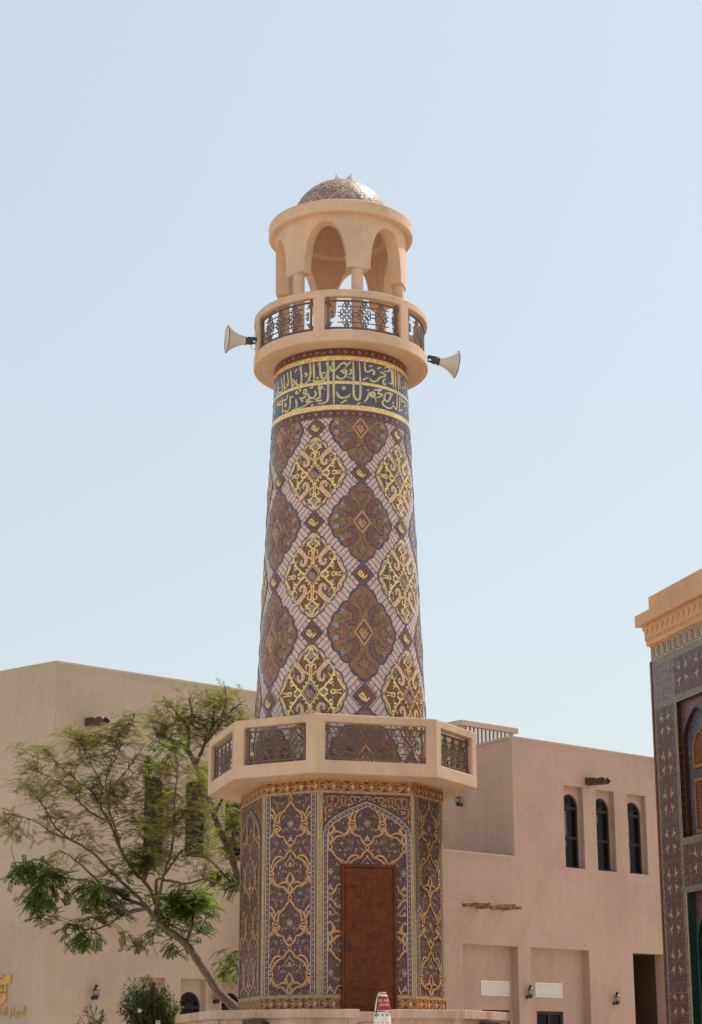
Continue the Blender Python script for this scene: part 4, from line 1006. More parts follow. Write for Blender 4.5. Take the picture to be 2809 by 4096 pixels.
CALLI=[[[-5.5,13.274],[-5.3,12.943],[-5.3,12.671],[-3.8,12.573],[-1.2,12.564],[0.2,12.639],[0.3,12.953],[-0.3,13.267]],[[-21.7,13.278],[-21.6,12.874],[-21.4,12.468]],[[-22.8,13.19],[-21.7,13.278]],[[-26.7,13.269],[-26.2,12.879],[-26.3,12.567],[-29.6,12.499],[-34.3,12.499]],[[-27.9,13.186],[-26.7,13.269]],[[-24.5,13.182],[-24.0,13.103],[-21.4,13.084],[-18.6,13.135],[-15.8,13.204],[-12.9,13.23],[-10.9,13.178],[-12.5,13.141]],[[-12.9,13.23],[-10.6,13.199],[-7.4,13.259]],[[-14.1,13.099],[-12.2,13.108],[-11.4,13.062],[-13.0,13.04],[-14.1,13.071],[-14.1,13.099]],[[-11.4,13.062],[-11.8,12.989],[-14.8,12.935],[-18.1,12.952],[-19.3,13.003]],[[-7.8,13.124],[-7.3,13.041],[-9.7,13.017]],[[-10.2,12.967],[-9.0,12.963]],[[-8.1,12.96],[-7.0,12.957]],[[-16.0,13.092],[-14.6,13.065]],[[4.5,13.279],[4.7,13.132],[7.2,13.097],[10.8,13.147],[12.9,13.121],[12.6,13.063],[11.4,13.09]],[[8.0,13.201],[11.6,13.234]],[[2.2,12.932],[7.5,12.997]],[[15.8,13.187],[20.2,13.237]],[[23.5,13.238],[27.5,13.274],[29.9,13.251],[27.3,13.192],[22.6,13.18]],[[18.5,13.145],[23.3,13.125],[24.2,13.094],[18.7,13.036],[14.6,12.951],[10.1,12.943],[8.7,12.993]],[[31.2,13.301],[32.4,13.022],[28.5,12.975]],[[24.6,13.043],[21.8,12.991],[22.4,12.927],[25.4,12.953]],[[34.2,13.297],[33.6,12.924]],[[37.3,13.289],[36.6,12.896]],[[41.1,13.267],[40.8,12.864]],[[43.3,13.26],[43.8,12.946]],[[45.1,13.213],[49.5,13.265]],[[60.7,13.278],[65.5,12.97]],[[46.8,12.998],[52.9,13.06]],[[54.4,13.253],[56.5,13.035]],[[-33.6,13.272],[-32.6,13.034],[-30.6,12.954],[-28.2,12.966],[-27.8,13.039]],[[-34.8,13.201],[-33.6,13.272]],[[-39.1,13.266],[-38.1,12.943]],[[-39.7,12.927],[-33.7,12.911],[-28.3,12.92]],[[-33.8,13.024],[-28.2,13.071]],[[-36.2,12.988],[-34.2,12.958]],[[-31.8,12.994],[-30.3,13.008]],[[-42.5,13.273],[-41.6,13.085],[-43.9,12.946],[-48.0,12.895],[-50.6,12.942]],[[-51.3,13.261],[-50.3,12.951],[-53.6,12.907],[-55.9,12.961],[-55.1,13.028]],[[-52.5,13.192],[-51.3,13.261]],[[-45.8,13.121],[-46.9,13.092],[-44.7,13.064],[-47.3,13.033]],[[-42.7,12.946],[-41.3,12.954]],[[-54.7,13.22],[-58.4,13.17]],[[-63.0,13.237],[-60.2,12.933],[-57.7,12.966],[-59.2,13.058]],[[-67.2,13.231],[-64.9,12.985],[-67.7,13.012]],[[-72.2,13.216],[-69.9,12.893]],[[-76.8,13.197],[-73.3,12.942],[-78.3,12.912],[-82.6,12.994],[-76.7,13.013]],[[-82.5,13.142],[-82.0,12.906],[-87.1,12.984]],[[-69.4,12.938],[-66.3,12.946]],[[-33.7,12.841],[-32.9,12.616],[-35.4,12.606]],[[-30.7,12.787],[-32.8,12.762],[-35.1,12.793]],[[-38.6,12.819],[-41.9,12.803]],[[-43.4,12.718],[-41.9,12.633],[-38.4,12.618],[-36.3,12.681],[-37.5,12.747]],[[-29.7,12.749],[-28.6,12.752]],[[-34.1,12.801],[-29.8,12.806]],[[-48.1,12.79],[-45.7,12.789],[-45.2,12.741],[-47.1,12.728],[-48.2,12.77]],[[-45.2,12.741],[-45.7,12.677],[-48.9,12.644],[-52.4,12.659]],[[-51.6,12.852],[-51.0,12.769]],[[-53.9,12.81],[-55.6,12.777],[-52.5,12.747]],[[-47.3,12.677],[-45.6,12.639]],[[-38.8,12.557],[-41.3,12.544],[-44.7,12.573],[-43.7,12.606],[-41.4,12.571]],[[-42.4,12.548],[-45.4,12.503],[-50.9,12.469],[-55.6,12.465],[-60.0,12.475]],[[-55.4,12.66],[-54.2,12.53],[-55.6,12.47]],[[-62.1,12.763],[-61.9,12.538],[-66.0,12.488],[-70.4,12.535]],[[-72.4,12.778],[-71.7,12.476]],[[-65.5,12.799],[-66.8,12.718],[-75.4,12.73],[-82.2,12.696]],[[-69.2,12.653],[-66.4,12.605],[-69.8,12.594]],[[-50.0,12.615],[-47.7,12.584]],[[-40.3,12.495],[-38.6,12.469]],[[-60.0,12.736],[-58.6,12.698]],[[-80.3,12.778],[-81.8,12.715],[-75.5,12.676],[-71.0,12.696]],[[-87.0,12.772],[-87.6,12.65]],[[-90.3,12.627],[-84.2,12.605]],[[-37.4,12.59],[-35.4,12.564],[-36.8,12.547]],[[-35.3,12.543],[-30.6,12.553]],[[-19.0,12.695],[-17.8,12.618],[-14.1,12.58],[-10.1,12.607],[-7.9,12.672]],[[-12.8,12.793],[-14.3,12.772],[-12.6,12.756],[-14.7,12.73]],[[-16.0,12.481],[-10.7,12.549]],[[-2.9,12.475],[0.5,12.515]],[[3.0,12.525],[6.1,12.608],[7.7,12.684],[10.8,12.644],[10.8,12.69],[7.5,12.725]],[[11.0,12.645],[13.2,12.699],[11.1,12.737],[7.9,12.681]],[[13.1,12.778],[18.9,12.814],[16.3,12.736],[20.6,12.725],[17.5,12.67],[11.8,12.639]],[[12.2,12.779],[20.6,12.818]],[[12.8,12.614],[14.1,12.61]],[[13.2,12.574],[14.5,12.574]],[[5.8,12.747],[8.1,12.775]],[[24.8,12.792],[22.1,12.674],[25.9,12.626],[30.2,12.766],[29.4,12.816]],[[25.4,12.785],[32.9,12.794]],[[23.3,12.659],[20.2,12.582],[22.4,12.519],[28.6,12.515],[32.6,12.593]],[[32.6,12.593],[36.7,12.554],[38.6,12.871]],[[31.0,12.636],[33.3,12.628]],[[43.0,12.857],[40.3,12.556]],[[38.5,12.524],[45.3,12.588]],[[43.4,12.733],[49.0,12.77],[55.3,12.741],[48.9,12.675]],[[50.6,12.561],[56.2,12.61]],[[59.9,12.753],[63.1,12.534]],[[44.3,12.781],[47.4,12.823]],[[60.7,12.854],[60.4,12.641]],[[60.1,12.618],[65.3,12.508]]]
k = Ink(cz, 0.0095, 0.0)
for rot in (0.0, radians(155.9)):
    for st in CALLI:
        if rot and max(p[0] for p in st) > 46: continue
        pts = [(radians(a) + rot, z) for a, z in st]
        # ribbon in metric space
        rc = 1.196
        c = catmull([(a * rc, z) for a, z in pts], 6); N = len(c); prev = None
        vert = abs(pts[0][0] - pts[-1][0]) * rc < 0.06
        for i, (x, z) in enumerate(c):
            a, b = c[max(i - 1, 0)], c[min(i + 1, N - 1)]; dx, dz = b[0] - a[0], b[1] - a[1]; L = hypot(dx, dz) or 1e-9
            t = i / (N - 1)
            w = (0.0145 + 0.0070 * abs(dx / L * 0.5 - dz / L * 0.86)) * (0.62 + 0.38 * min(1, 6 * t)) * (0.5 + 0.5 * min(1, 4 * (1 - t)))
            cur = (k.P((x - dz / L * w) / rc, z + dx / L * w, 0), k.P((x + dz / L * w) / rc, z - dx / L * w, 0))
            if prev: k.quad(prev[1], cur[1], cur[0], prev[0], LT)
            prev = cur
obj('calligraphy', k, PB, bnd, kind='stuff')

# ------------------------------------------------------------------ upper balcony
UR, UT = 1.553, 0.13
UZ0, UZ1, UO0, UO1 = 13.509, 14.450, 13.712, 14.322
mb = MB(); N = 96
for z in (UZ0 + 0.004, UO0 - 0.012): mb.grid([[az(2 * pi * k / N, r, z) for k in range(N)] for r in (UR - 0.02, 1.0)] if z < 13.6 else [[az(2 * pi * k / N, r, z) for k in range(N)] for r in (UR - 0.02, 0.01)], 0, closed=True)
obj('gallery_slab', mb, M['sand'], mina)
ph = radians(60) / 2 - 0.1 / UR            # half opening
for c in range(6):
    mb = MB(); a_m = c * pi / 3
    A = [-pi / 6, -ph] + [-ph + 2 * ph * k / 14 for k in range(1, 14)] + [ph, pi / 6]
    A = [-pi / 6, (-pi / 6 - ph) / 2] + A[1:-1] + [(pi / 6 + ph) / 2, pi / 6]
    def strip(a, b, r0, z0, z1, flip=False):
        q = [az(a, r0, z0), az(b, r0, z0), az(b, r0, z1), az(a, r0, z1)]
        mb.quad(*(q[::-1] if flip else q))
    for a, b in zip(A[:-1], A[1:]):
        op = a >= -ph - 1e-6 and b <= ph + 1e-6
        for r0, fl in ((UR, False), (UR - UT, True)):
            strip(a, b, r0, UZ0, UO0, fl); strip(a, b, r0, UO1, UZ1, fl)
            if not op: strip(a, b, r0, UO0, UO1, fl)
        for z in (UZ0, UZ1) + ((UO0, UO1) if op else ()):
            mb.quad(az(a, UR, z), az(b, UR, z), az(b, UR - UT, z), az(a, UR - UT, z))
    for a in (-ph, ph): mb.quad(az(a, UR, UO0), az(a, UR - UT, UO0), az(a, UR - UT, UO1), az(a, UR, UO1))
    obj('gallery_parapet', mb, M['sand'], mina, rotz=a_m, bevel=0.014, smooth=0.6)
    f = lambda x, z, off: az(x / (UR - 0.06), UR - 0.065 + off, z)
    railing('gallery_railing', f, ph * (UR - 0.06), UO0, UO1, 3, 0.31, mina, a_m, 12)

# ------------------------------------------------------------------ open arcade, cornice and dome
AR, AI, SPR, ATOP = 1.180, 0.945, 15.035, 16.045
bh = radians(10.6)                          # half width of a springer block
apex = 15.915
mb = MB(); samples = []
for c in range(6):
    cen = c * pi / 3
    for a in (-bh, -bh / 2, 0, bh / 2): samples.append((cen + a, SPR))
    hwid = (pi / 3 - 2 * bh) / 2; mid = cen + pi / 6
    for k in range(22):
        u = -cos(pi * k / 22)
        samples.append((mid + u * hwid, SPR + (apex - SPR) * max(0.0, 1 - abs(u) ** 2.25) ** (1 / 2.25)))
n = len(samples)
rows = [[az(a, AI, ATOP) for a, z in samples], [az(a, AI, z) for a, z in samples], [az(a, AR, z) for a, z in samples], [az(a, AR, ATOP) for a, z in samples]]
mb.grid(rows, 0, closed=True)
obj('arcade', mb, M['sand'], mina, smooth=0.5, bevel=0.007)
for c in range(6):
    mb = MB(); x, y, z = az(c * pi / 3, 1.06, 0)
    mb.lathe([(0.103, UO0 - 0.02), (0.103, SPR + 0.01)], 24, org=(x, y, 0)); obj('column', mb, M['sand'], mina, smooth=0.6)
mb = MB(); mb.lathe([(1.10, 16.045), (1.31, 16.045), (1.31, 16.272), (0.80, 16.285)], 96)
obj('cornice', mb, M['sand'], mina, bevel=0.022, smooth=0.5)
mb = MB(); prof = [(0.95, 16.040), (0.765, 16.040), (0.755, 16.055)] + [(0.75 * cos(t * pi / 20), 16.06 + 0.75 * sin(t * pi / 20)) for t in range(0, 10)] + [(0.005, 16.81)]
mb.lathe(prof, 64); mb.f = [f[::-1] for f in mb.f]; obj('dome_soffit', mb, M['sand'], mina, smooth=0.6)
mb = MB(); mb.lathe([(0.90 * cos(t * pi / 48), 16.30 + 0.90 * sin(t * pi / 48)) for t in range(-1, 24)] + [(0.003, 17.2)], 72)
dome = obj('dome', mb, M['tdome'], mina, smooth=0.8)
def dm(x, y, off):
    # x azimuth, y elevation
    r = 0.90 + off; return (r * cos(y) * sin(x), -r * cos(y) * cos(x), 16.30 + r * sin(y))
k = Ink(dm, 0.003, 0.0012)
PD_ = [M['twhite'], M['tgold'], M['tgrey'], M['tdark']]
for c in range(9):
    a0 = c * 2 * pi / 9 + 0.12
    for sg in (-1, 1):
        k.ribbon([(a0 + sg * 0.02, .10), (a0 + sg * .14, .28), (a0 + sg * .30, .42), (a0 + sg * .40, .30), (a0 + sg * .30, .22)], 0.020, 0, 1, 6, taper=(1, 1, .5))
        k.ribbon([(a0 + sg * .05, .62), (a0 + sg * .25, .55), (a0 + sg * .38, .68), (a0 + sg * .25, .78), (a0 + sg * .12, .72)], 0.020, 0, 1, 6, taper=(.6, 1, .6))
        for (u, v, r) in ((.18, .10, .045), (.30, .58, .03), (.09, .45, .03)):
            k.star(a0 + sg * u, v, r * .5, r * 1.2, 5, (0, 1, 2)[c % 3], 2, rot=c)
        for (u, v, r) in ((.26, .34, .02), (.05, .2, .02), (.34, .46, .02), (.12, .60, .02)): k.disc(a0 + sg * u, v, r, 1, 2, 6)
    k.disc(a0, .36, .04, 2, 2, 8, ry=.03); k.star(a0 + .35, .08, .02, .05, 4, 0, 2)
obj('dome_scroll', k, PD_, dome, kind='stuff')

# ------------------------------------------------------------------ loudspeakers, doves
def loudspeaker(att, axis, label, cable):
    A = Vector(att); Z = Vector(axis).normalized()
    t = thing('horn_loudspeaker', label, 'loudspeaker', A, 0, 'horn loudspeakers on the upper balcony')
    W = Vector((0, 0, 1)); Y = W.cross(Z).normalized(); X = Z.cross(Y)
    P = lambda a, u, w: tuple(Z * a + Y * u + X * w)
    mb = MB()
    prof = [(0.072, 0.19), (0.085, 0.25), (0.105, 0.31), (0.135, 0.37), (0.172, 0.43), (0.212, 0.48), (0.240, 0.515), (0.236, 0.517), (0.207, 0.484), (0.167, 0.434), (0.130, 0.374), (0.10, 0.314), (0.08, 0.25), (0.02, 0.22)]
    mb.lathe(prof, 40, axis=Z); obj('horn', mb, M['horn'], t, smooth=0.9)
    mb = MB(); mb.lathe([(0.238, 0.510), (0.247, 0.512), (0.247, 0.522), (0.235, 0.522)], 40, axis=Z); obj('rim', mb, M['rubber'], t, smooth=0.7)
    mb = MB(); mb.lathe([(0.0, 0.06), (0.058, 0.06), (0.064, 0.075), (0.064, 0.17), (0.078, 0.175), (0.078, 0.195), (0.0, 0.195)], 24, axis=Z); obj('driver', mb, M['darkgrey'], t, smooth=0.6)
    mb = MB()
    for sg in (-1, 1):
        mb.hexa([P(-0.02, sg * 0.070, -0.018), P(0.16, sg * 0.070, -0.018), P(0.16, sg * 0.080, -0.018), P(-0.02, sg * 0.080, -0.018), P(-0.02, sg * 0.070, 0.018), P(0.16, sg * 0.070, 0.018), P(0.16, sg * 0.080, 0.018), P(-0.02, sg * 0.080, 0.018)])
    mb.hexa([P(-0.02, -0.08, -0.018), P(-0.01, -0.08, -0.018), P(-0.01, 0.08, -0.018), P(-0.02, 0.08, -0.018), P(-0.02, -0.08, 0.018), P(-0.01, -0.08, 0.018), P(-0.01, 0.08, 0.018), P(-0.02, 0.08, 0.018)])
    mb.hexa([P(-0.02, -0.05, 0.045), P(0.15, -0.05, 0.045), P(0.15, 0.05, 0.045), P(-0.02, 0.05, 0.045), P(-0.02, -0.05, 0.066), P(0.15, -0.05, 0.066), P(0.15, 0.05, 0.066), P(-0.02, 0.05, 0.066)])
    obj('bracket', mb, M['darkgrey'], t, bevel=0.003)
    if cable:
        mb = MB()
        mb.tube([P(*q) for q in catmull3([(0.04, -0.02, 0.07), (0.03, -0.03, 0.14), (-0.01, -0.03, 0.165), (-0.04, -0.02, 0.13)])], 0.0045, 6)
        mb.tube([P(*q) for q in catmull3([(0.08, -0.03, -0.06), (0.075, -0.04, -0.10), (0.04, -0.04, -0.13), (0.0, -0.03, -0.12), (-0.03, -0.02, -0.06)])], 0.0045, 6)
        obj('cable', mb, M['wire'], t)
    return t
def catmull3(p, n=5):
    a = catmull([(q[0], q[1]) for q in p], n); b = catmull([(q[0], q[2]) for q in p], n)
    return [(x[0], x[1], y[1]) for x, y in zip(a, b)]
loudspeaker((-1.500, -0.415, 13.925), (-1, -0.24, 0.0), 'white horn loudspeaker with looped cables pointing left off the upper balcony', True)
loudspeaker((1.570, 0.02, 13.758), (1, 0.22, -0.11), 'white horn loudspeaker pointing right and slightly down off the upper balcony', False)

def dove(loc, rz_, label, s=1.0):
    t = thing('dove', label, 'dove', loc, rz_, 'doves on the dome')
    # body along x: tail to head
    # upright bird: rings from belly to crown (height, forward offset, half length, half width)
    sp = [(.030, -.01, .020, .015), (.045, -.012, .058, .036), (.075, -.012, .080, .050), (.105, .0, .074, .052), (.130, .018, .056, .045), (.150, .034, .038, .034), (.163, .040, .032, .029), (.178, .043, .033, .029), (.195, .043, .030, .026), (.207, .041, .018, .016), (.212, .040, .004, .004)]
    mb = MB(); rows = []
    for z, x, wx_, wy in sp: rows.append([((x + wx_ * cos(2 * pi * k / 14)) * s, wy * sin(2 * pi * k / 14) * s, z * s) for k in range(14)])
    mb.grid(rows, 0, closed=True); mb.poly(rows[0][::-1]); mb.poly(rows[-1])
    b = obj('body', mb, M['bird'], t, smooth=1.2)
    mb = MB(); mb.tube([(.070 * s, 0, .182 * s), (.094 * s, 0, .176 * s)], [.007 * s, .001], 6); mb.f = mb.f; obj('beak', mb, M['beak'], t)
    mb = MB(); mb.hexa([(-.06 * s, -.02 * s, .06 * s), (-.16 * s, -.028 * s, .045 * s), (-.16 * s, .028 * s, .045 * s), (-.06 * s, .02 * s, .06 * s), (-.06 * s, -.02 * s, .08 * s), (-.16 * s, -.028 * s, .052 * s), (-.16 * s, .028 * s, .052 * s), (-.06 * s, .02 * s, .08 * s)]); obj('tail', mb, M['bird'], t)
    for sg in (-1, 1):
        mb = MB(); mb.grid([[(.05 * s, sg * .048 * s, (.10 + .024 * k) * s) for k in (-1, 0, 1)], [(-.02 * s, sg * .056 * s, (.095 + .026 * k) * s) for k in (-1, 0, 1)], [(-.09 * s, sg * .034 * s, (.075 + .012 * k) * s) for k in (-1, 0, 1)], [(-.135 * s, sg * .014 * s, .060 * s) for k in (-1, 0, 1)]])
        obj('wing', mb, M['bird'], t, smooth=1.2)
        mb = MB(); mb.tube([(.01 * s, sg * .018 * s, .06 * s), (.015 * s, sg * .018 * s, -.01)], .005 * s, 6); obj('leg', mb, M['beak'], t)
    return t
dove((-0.060, -0.12, 17.188), radians(-128), 'white dove perched on the dome, the left and smaller looking bird', 0.66)
dove((0.160, -0.12, 17.176), radians(-40), 'white dove perched on the dome, the right and larger looking bird', 0.76)
# ------------------------------------------------------------------ buildings
def holed(mb, x0, x1, z0, z1, holes, y=0.0, m=0):
    xs = sorted({x0, x1, *[h[k] for h in holes for k in (0, 1)]}); zs = sorted({z0, z1, *[h[k] for h in holes for k in (2, 3)]})
    for a, b in zip(xs[:-1], xs[1:]):
        for c, d in zip(zs[:-1], zs[1:]):
            mx, mz = (a + b) / 2, (c + d) / 2
            if any(h[0] < mx < h[1] and h[2] < mz < h[3] for h in holes): continue
            if a < x0 or b > x1 or c < z0 or d > z1: continue
            mb.quad((a, y, c), (b, y, c), (b, y, d), (a, y, d), m)
def reveal(mb, x0, x1, z0, z1, y0, y1, m=0):
    mb.quad((x0, y0, z0), (x0, y1, z0), (x0, y1, z1), (x0, y0, z1), m); mb.quad((x1, y1, z0), (x1, y0, z0), (x1, y0, z1), (x1, y1, z1), m)
    mb.quad((x0, y0, z1), (x0, y1, z1), (x1, y1, z1), (x1, y0, z1), m); mb.quad((x0, y1, z0), (x0, y0, z0), (x1, y0, z0), (x1, y1, z0), m)
def arch_pts(ax0, ax1, zs, za, n=14, ex=2.0):
    c = (ax0 + ax1) / 2; h = (ax1 - ax0) / 2
    return [(c - h * cos(pi * k / n), zs + (za - zs) * max(0, 1 - abs(cos(pi * k / n)) ** ex) ** (1 / ex)) for k in range(n + 1)]
def arched_wall(mb, x0, x1, z0, z1, ax0, ax1, az0, zs, za, y, d, m=0):
    holed(mb, x0, x1, z0, z1, [(ax0, ax1, az0, z1)], y, m)
    if az0 <= z0 + 1e-6: pass
    A = arch_pts(ax0, ax1, zs, za)
    for (xa, za_), (xb, zb_) in zip(A[:-1], A[1:]):
        mb.quad((xa, y, za_), (xb, y, zb_), (xb, y, z1), (xa, y, z1), m)
        mb.quad((xa, y + d, za_), (xb, y + d, zb_), (xb, y, zb_), (xa, y, za_), m)
    mb.quad((ax0, y, az0), (ax0, y + d, az0), (ax0, y + d, zs), (ax0, y, zs), m); mb.quad((ax1, y + d, az0), (ax1, y, az0), (ax1, y, zs), (ax1, y + d, zs), m)
    mb.quad((ax0, y + d, az0), (ax0, y, az0), (ax1, y, az0), (ax1, y + d, az0), m)

def arch_window(parent, ax0, ax1, az0, zs, za, y, mid, cur, mats=('frame', 'glass')):
    """round headed window: frame with fanlight, mid rail, panes, dark room with curtain behind"""
    fr = MB(); w = 0.055; y1 = y + 0.05
    A = arch_pts(ax0, ax1, zs, za); B = arch_pts(ax0 + w, ax1 - w, zs, za - w)
    O = [(ax0, az0)] + A + [(ax1, az0)]; I = [(ax0 + w, az0)] + B + [(ax1 - w, az0)]
    for k in range(len(O) - 1):
        a, b, c, d = O[k], O[k + 1], I[k + 1], I[k]
        fr.quad((a[0], y, a[1]), (d[0], y, d[1]), (c[0], y, c[1]), (b[0], y, b[1]))
        fr.quad((d[0], y, d[1]), (d[0], y1, d[1]), (c[0], y1, c[1]), (c[0], y, c[1]))
    fr.box(ax0 + w, ax1 - w, y + 0.001, y1, az0, az0 + 0.05)
    fr.box(ax0 + w, ax1 - w, y - 0.006, y1, zs - 0.065, zs + 0.012)
    for z in mid: fr.box(ax0 + w, ax1 - w, y + 0.002, y1, z - 0.032, z + 0.032)
    win = obj('window', fr, M['frame'], parent, fix=True)
    cx = (ax0 + ax1) / 2; mu = MB()
    f = lambda x, z, off: (x, y + 0.012 - off, z)
    for an in (0.62, 1.57, 2.52):
        mu.bar(f, (cx + 0.06 * cos(an), zs + 0.012 + 0.06 * sin(an)), (cx + (ax1 - cx - w) * cos(an), zs + (za - w - zs) * sin(an)), 0.024, -0.025, 0.004)
    mu.lathe([(0.075, -0.02), (0.075, 0.006), (0.0, 0.006)], 16, org=(cx, y + 0.01, zs + 0.012), axis=(0, -1, 0))
    obj('fan_bar', mu, M['frame'], win)
    zz = [az0 + 0.05] + list(mid) + [zs - 0.065]
    for a, b in zip(zz[:-1], zz[1:]):
        p = MB(); p.quad((ax0 + w - 0.005, y + 0.03, a), (ax1 - w + 0.005, y + 0.03, a), (ax1 - w + 0.005, y + 0.03, b), (ax0 + w - 0.005, y + 0.03, b)); obj('pane', p, M['glass'], win)
    p = MB(); p.poly([(x, y + 0.031, z) for x, z in reversed(B)]); obj('pane', p, M['glass'], win)
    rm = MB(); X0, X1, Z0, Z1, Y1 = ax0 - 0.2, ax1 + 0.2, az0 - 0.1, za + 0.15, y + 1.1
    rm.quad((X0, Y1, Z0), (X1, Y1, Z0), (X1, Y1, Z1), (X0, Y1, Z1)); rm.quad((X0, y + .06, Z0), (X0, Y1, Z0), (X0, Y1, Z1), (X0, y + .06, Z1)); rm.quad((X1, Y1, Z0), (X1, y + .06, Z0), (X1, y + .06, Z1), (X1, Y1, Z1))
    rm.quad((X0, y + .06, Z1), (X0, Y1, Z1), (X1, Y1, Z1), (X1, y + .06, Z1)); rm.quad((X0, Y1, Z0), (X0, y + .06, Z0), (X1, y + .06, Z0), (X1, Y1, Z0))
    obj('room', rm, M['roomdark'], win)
    for (c0, c1, c2, c3) in cur:
        q = MB(); n = 16
        q.grid([[(c0 + (c1 - c0) * k / n, y + 0.058 + 0.010 * sin(k * 1.9), z) for k in range(n + 1)] for z in (c2, c3)]); q.f = [g for g in q.f]
        obj('curtain', q, M['curtain'], win, smooth=1.5)
    return win

def lantern(parent_loc, rotz, label):
    t = thing('wall_lantern', label, 'lantern', parent_loc, rotz, 'black wall lanterns')
    mb = MB(); mb.lathe([(0.0, 0.0), (0.045, 0.0), (0.045, 0.018), (0.03, 0.03), (0.0, 0.03)], 16, axis=(0, -1, 0)); mb.tube([(0, -0.02, 0), (0, -0.07, -0.008), (0, -0.12, 0.01)], 0.016, 8)
    obj('wall_bracket', mb, M['black'], t, smooth=0.7)
    c = (0, -0.13, 0)
    mb = MB(); mb.lathe([(0.0, -0.035), (0.042, -0.035), (0.046, 0.02), (0.070, 0.03), (0.072, 0.055), (0.0, 0.056)], 20, org=c); obj('lantern_base', mb, M['black'], t, smooth=0.6)
    mb = MB(); mb.lathe([(0.060, 0.056), (0.066, 0.10), (0.066, 0.15), (0.060, 0.168)], 20, org=c); obj('lantern_glass', mb, M['lampglass'], t, smooth=0.9)
    mb = MB(); mb.lathe([(0.0, 0.06), (0.018, 0.06), (0.018, 0.13), (0.0, 0.14)], 10, org=c); obj('bulb', mb, M['white'], t, smooth=0.8)
    mb = MB()
    for k in range(4):
        a = k * pi / 2 + 0.4; mb.tube([(0.070 * cos(a), -0.13 + 0.070 * sin(a), 0.05), (0.078 * cos(a), -0.13 + 0.078 * sin(a), 0.11), (0.070 * cos(a), -0.13 + 0.070 * sin(a), 0.172)], 0.0035, 5)
    obj('guard_wire', mb, M['black'], t)
    mb = MB(); mb.lathe([(0.0, 0.166), (0.074, 0.166), (0.076, 0.182), (0.058, 0.20), (0.040, 0.208), (0.040, 0.222), (0.036, 0.226), (0.036, 0.272), (0.041, 0.276), (0.041, 0.284), (0.0, 0.286)], 20, org=c); obj('lantern_cap', mb, M['black'], t, smooth=0.5)
    return t

def spout(parent, x, z):
    """dark timber water spout"""
    mb = MB(); L = 0.70
    for sg in (-1, 1):
        sx = x + sg * 0.085
        prof = [(0.05, -0.095), (-L + 0.10, -0.125), (-L + 0.03, -0.115), (-L - 0.02, -0.07), (-L - 0.02, -0.02), (-L + 0.03, 0.03), (-L + 0.12, 0.045), (-L + 0.22, 0.045), (-L + 0.23, 0.020), (-0.36, 0.045), (-0.35, 0.065), (0.05, 0.095)]
        a = [(sx - 0.018, y, z + h) for y, h in prof]; b = [(sx + 0.018, y, z + h) for y, h in prof]; n = len(prof)
        mb.poly(a); mb.poly(b[::-1])
        for k in range(n): mb.quad(a[k], b[k], b[(k + 1) % n], a[(k + 1) % n])
    mb.hexa([(x - 0.067, 0.05, z - 0.09), (x + 0.067, 0.05, z - 0.09), (x + 0.067, -L + 0.06, z - 0.118), (x - 0.067, -L + 0.06, z - 0.118), (x - 0.067, 0.05, z - 0.045), (x + 0.067, 0.05, z - 0.045), (x + 0.067, -L + 0.06, z - 0.07), (x - 0.067, -L + 0.06, z - 0.07)])
    return obj('water_spout', mb, M['brownwood'], parent, fix=True)

# ---- left building
LBZ = 10.487; LBR = atan2(.641, .768)
lb = thing('corner_building', 'two storey beige rendered building with a flat roof behind the feathery trees', 'building', (-6.45, 10.438, 0), LBR)
mb = MB(); XE = 7.6
rec = [(2.51, 3.22, 6.34, 8.455), (3.665, 4.375, 6.34, 8.455), (4.82, 5.53, 6.34, 8.455), (2.51, 3.22, 0.3, 3.585), (3.655, 4.36, 0.3, 3.585), (4.81, 5.52, 0.3, 3.585)]
holed(mb, 0, XE, 0, LBZ, rec)
lx, ly = -0.209, 0.978; LL = 9.0
mb.quad((lx * LL, ly * LL, 0), (0, 0, 0), (0, 0, LBZ), (lx * LL, ly * LL, LBZ))
mb.quad((XE, 0, 0), (XE, ly * LL, 0), (XE, ly * LL, LBZ), (XE, 0, LBZ)); mb.quad((XE, ly * LL, 0), (lx * LL, ly * LL, 0), (lx * LL, ly * LL, LBZ), (XE, ly * LL, LBZ))
mb.poly([(0, 0, LBZ), (XE, 0, LBZ), (XE, ly * LL, LBZ), (lx * LL, ly * LL, LBZ)])
RD_ = 0.15
for x0, x1, z0, z1 in rec:
    reveal(mb, x0, x1, z0, z1, 0, RD_)
    up = z0 > 3
    a0, a1 = (x0 + 0.04, x1 - 0.04)
    arched_wall(mb, x0, x1, z0, z1, a0, a1, z0 + 0.03 if up else z0 + 0.02, (z1 - 0.31 - 0.315) if up else 3.30 - 0.315, (z1 - 0.31) if up else 3.30, RD_, 0.06)
obj('wall', mb, M['beige'], lb, bevel=0.025)
for i, (x0, x1, z0, z1) in enumerate(rec):
    up = z0 > 3; a0, a1 = x0 + 0.04, x1 - 0.04
    if up: arch_window(lb, a0, a1, z0 + 0.03, z1 - 0.31 - 0.315, z1 - 0.31, RD_ + 0.05, [7.16], [(a0 + 0.02, a0 + 0.16, z0 + 0.1, z1 - 0.7)] if i == 1 else [])
    else: arch_window(lb, a0, a1, z0 + 0.02, 3.30 - 0.315, 3.30, RD_ + 0.05, [1.6], [])
mb = MB(); mb.box(0.0, XE, -0.004, 0.26, LBZ - 0.06, LBZ + 0.004); obj('parapet_edge', mb, M['beige'], lb, bevel=0.035)
spout(lb, 0.93, 9.173)
def on_face(o, x, z, y=0.0):
    m = Matrix.Translation(o.location) @ Matrix.Rotation(o.rotation_euler[2], 4, 'Z'); return tuple(m @ Vector((x, y, z)))
lantern(on_face(lb, 1.30, 3.10), LBR, 'black lantern on the beige wall left of the oleander bush')
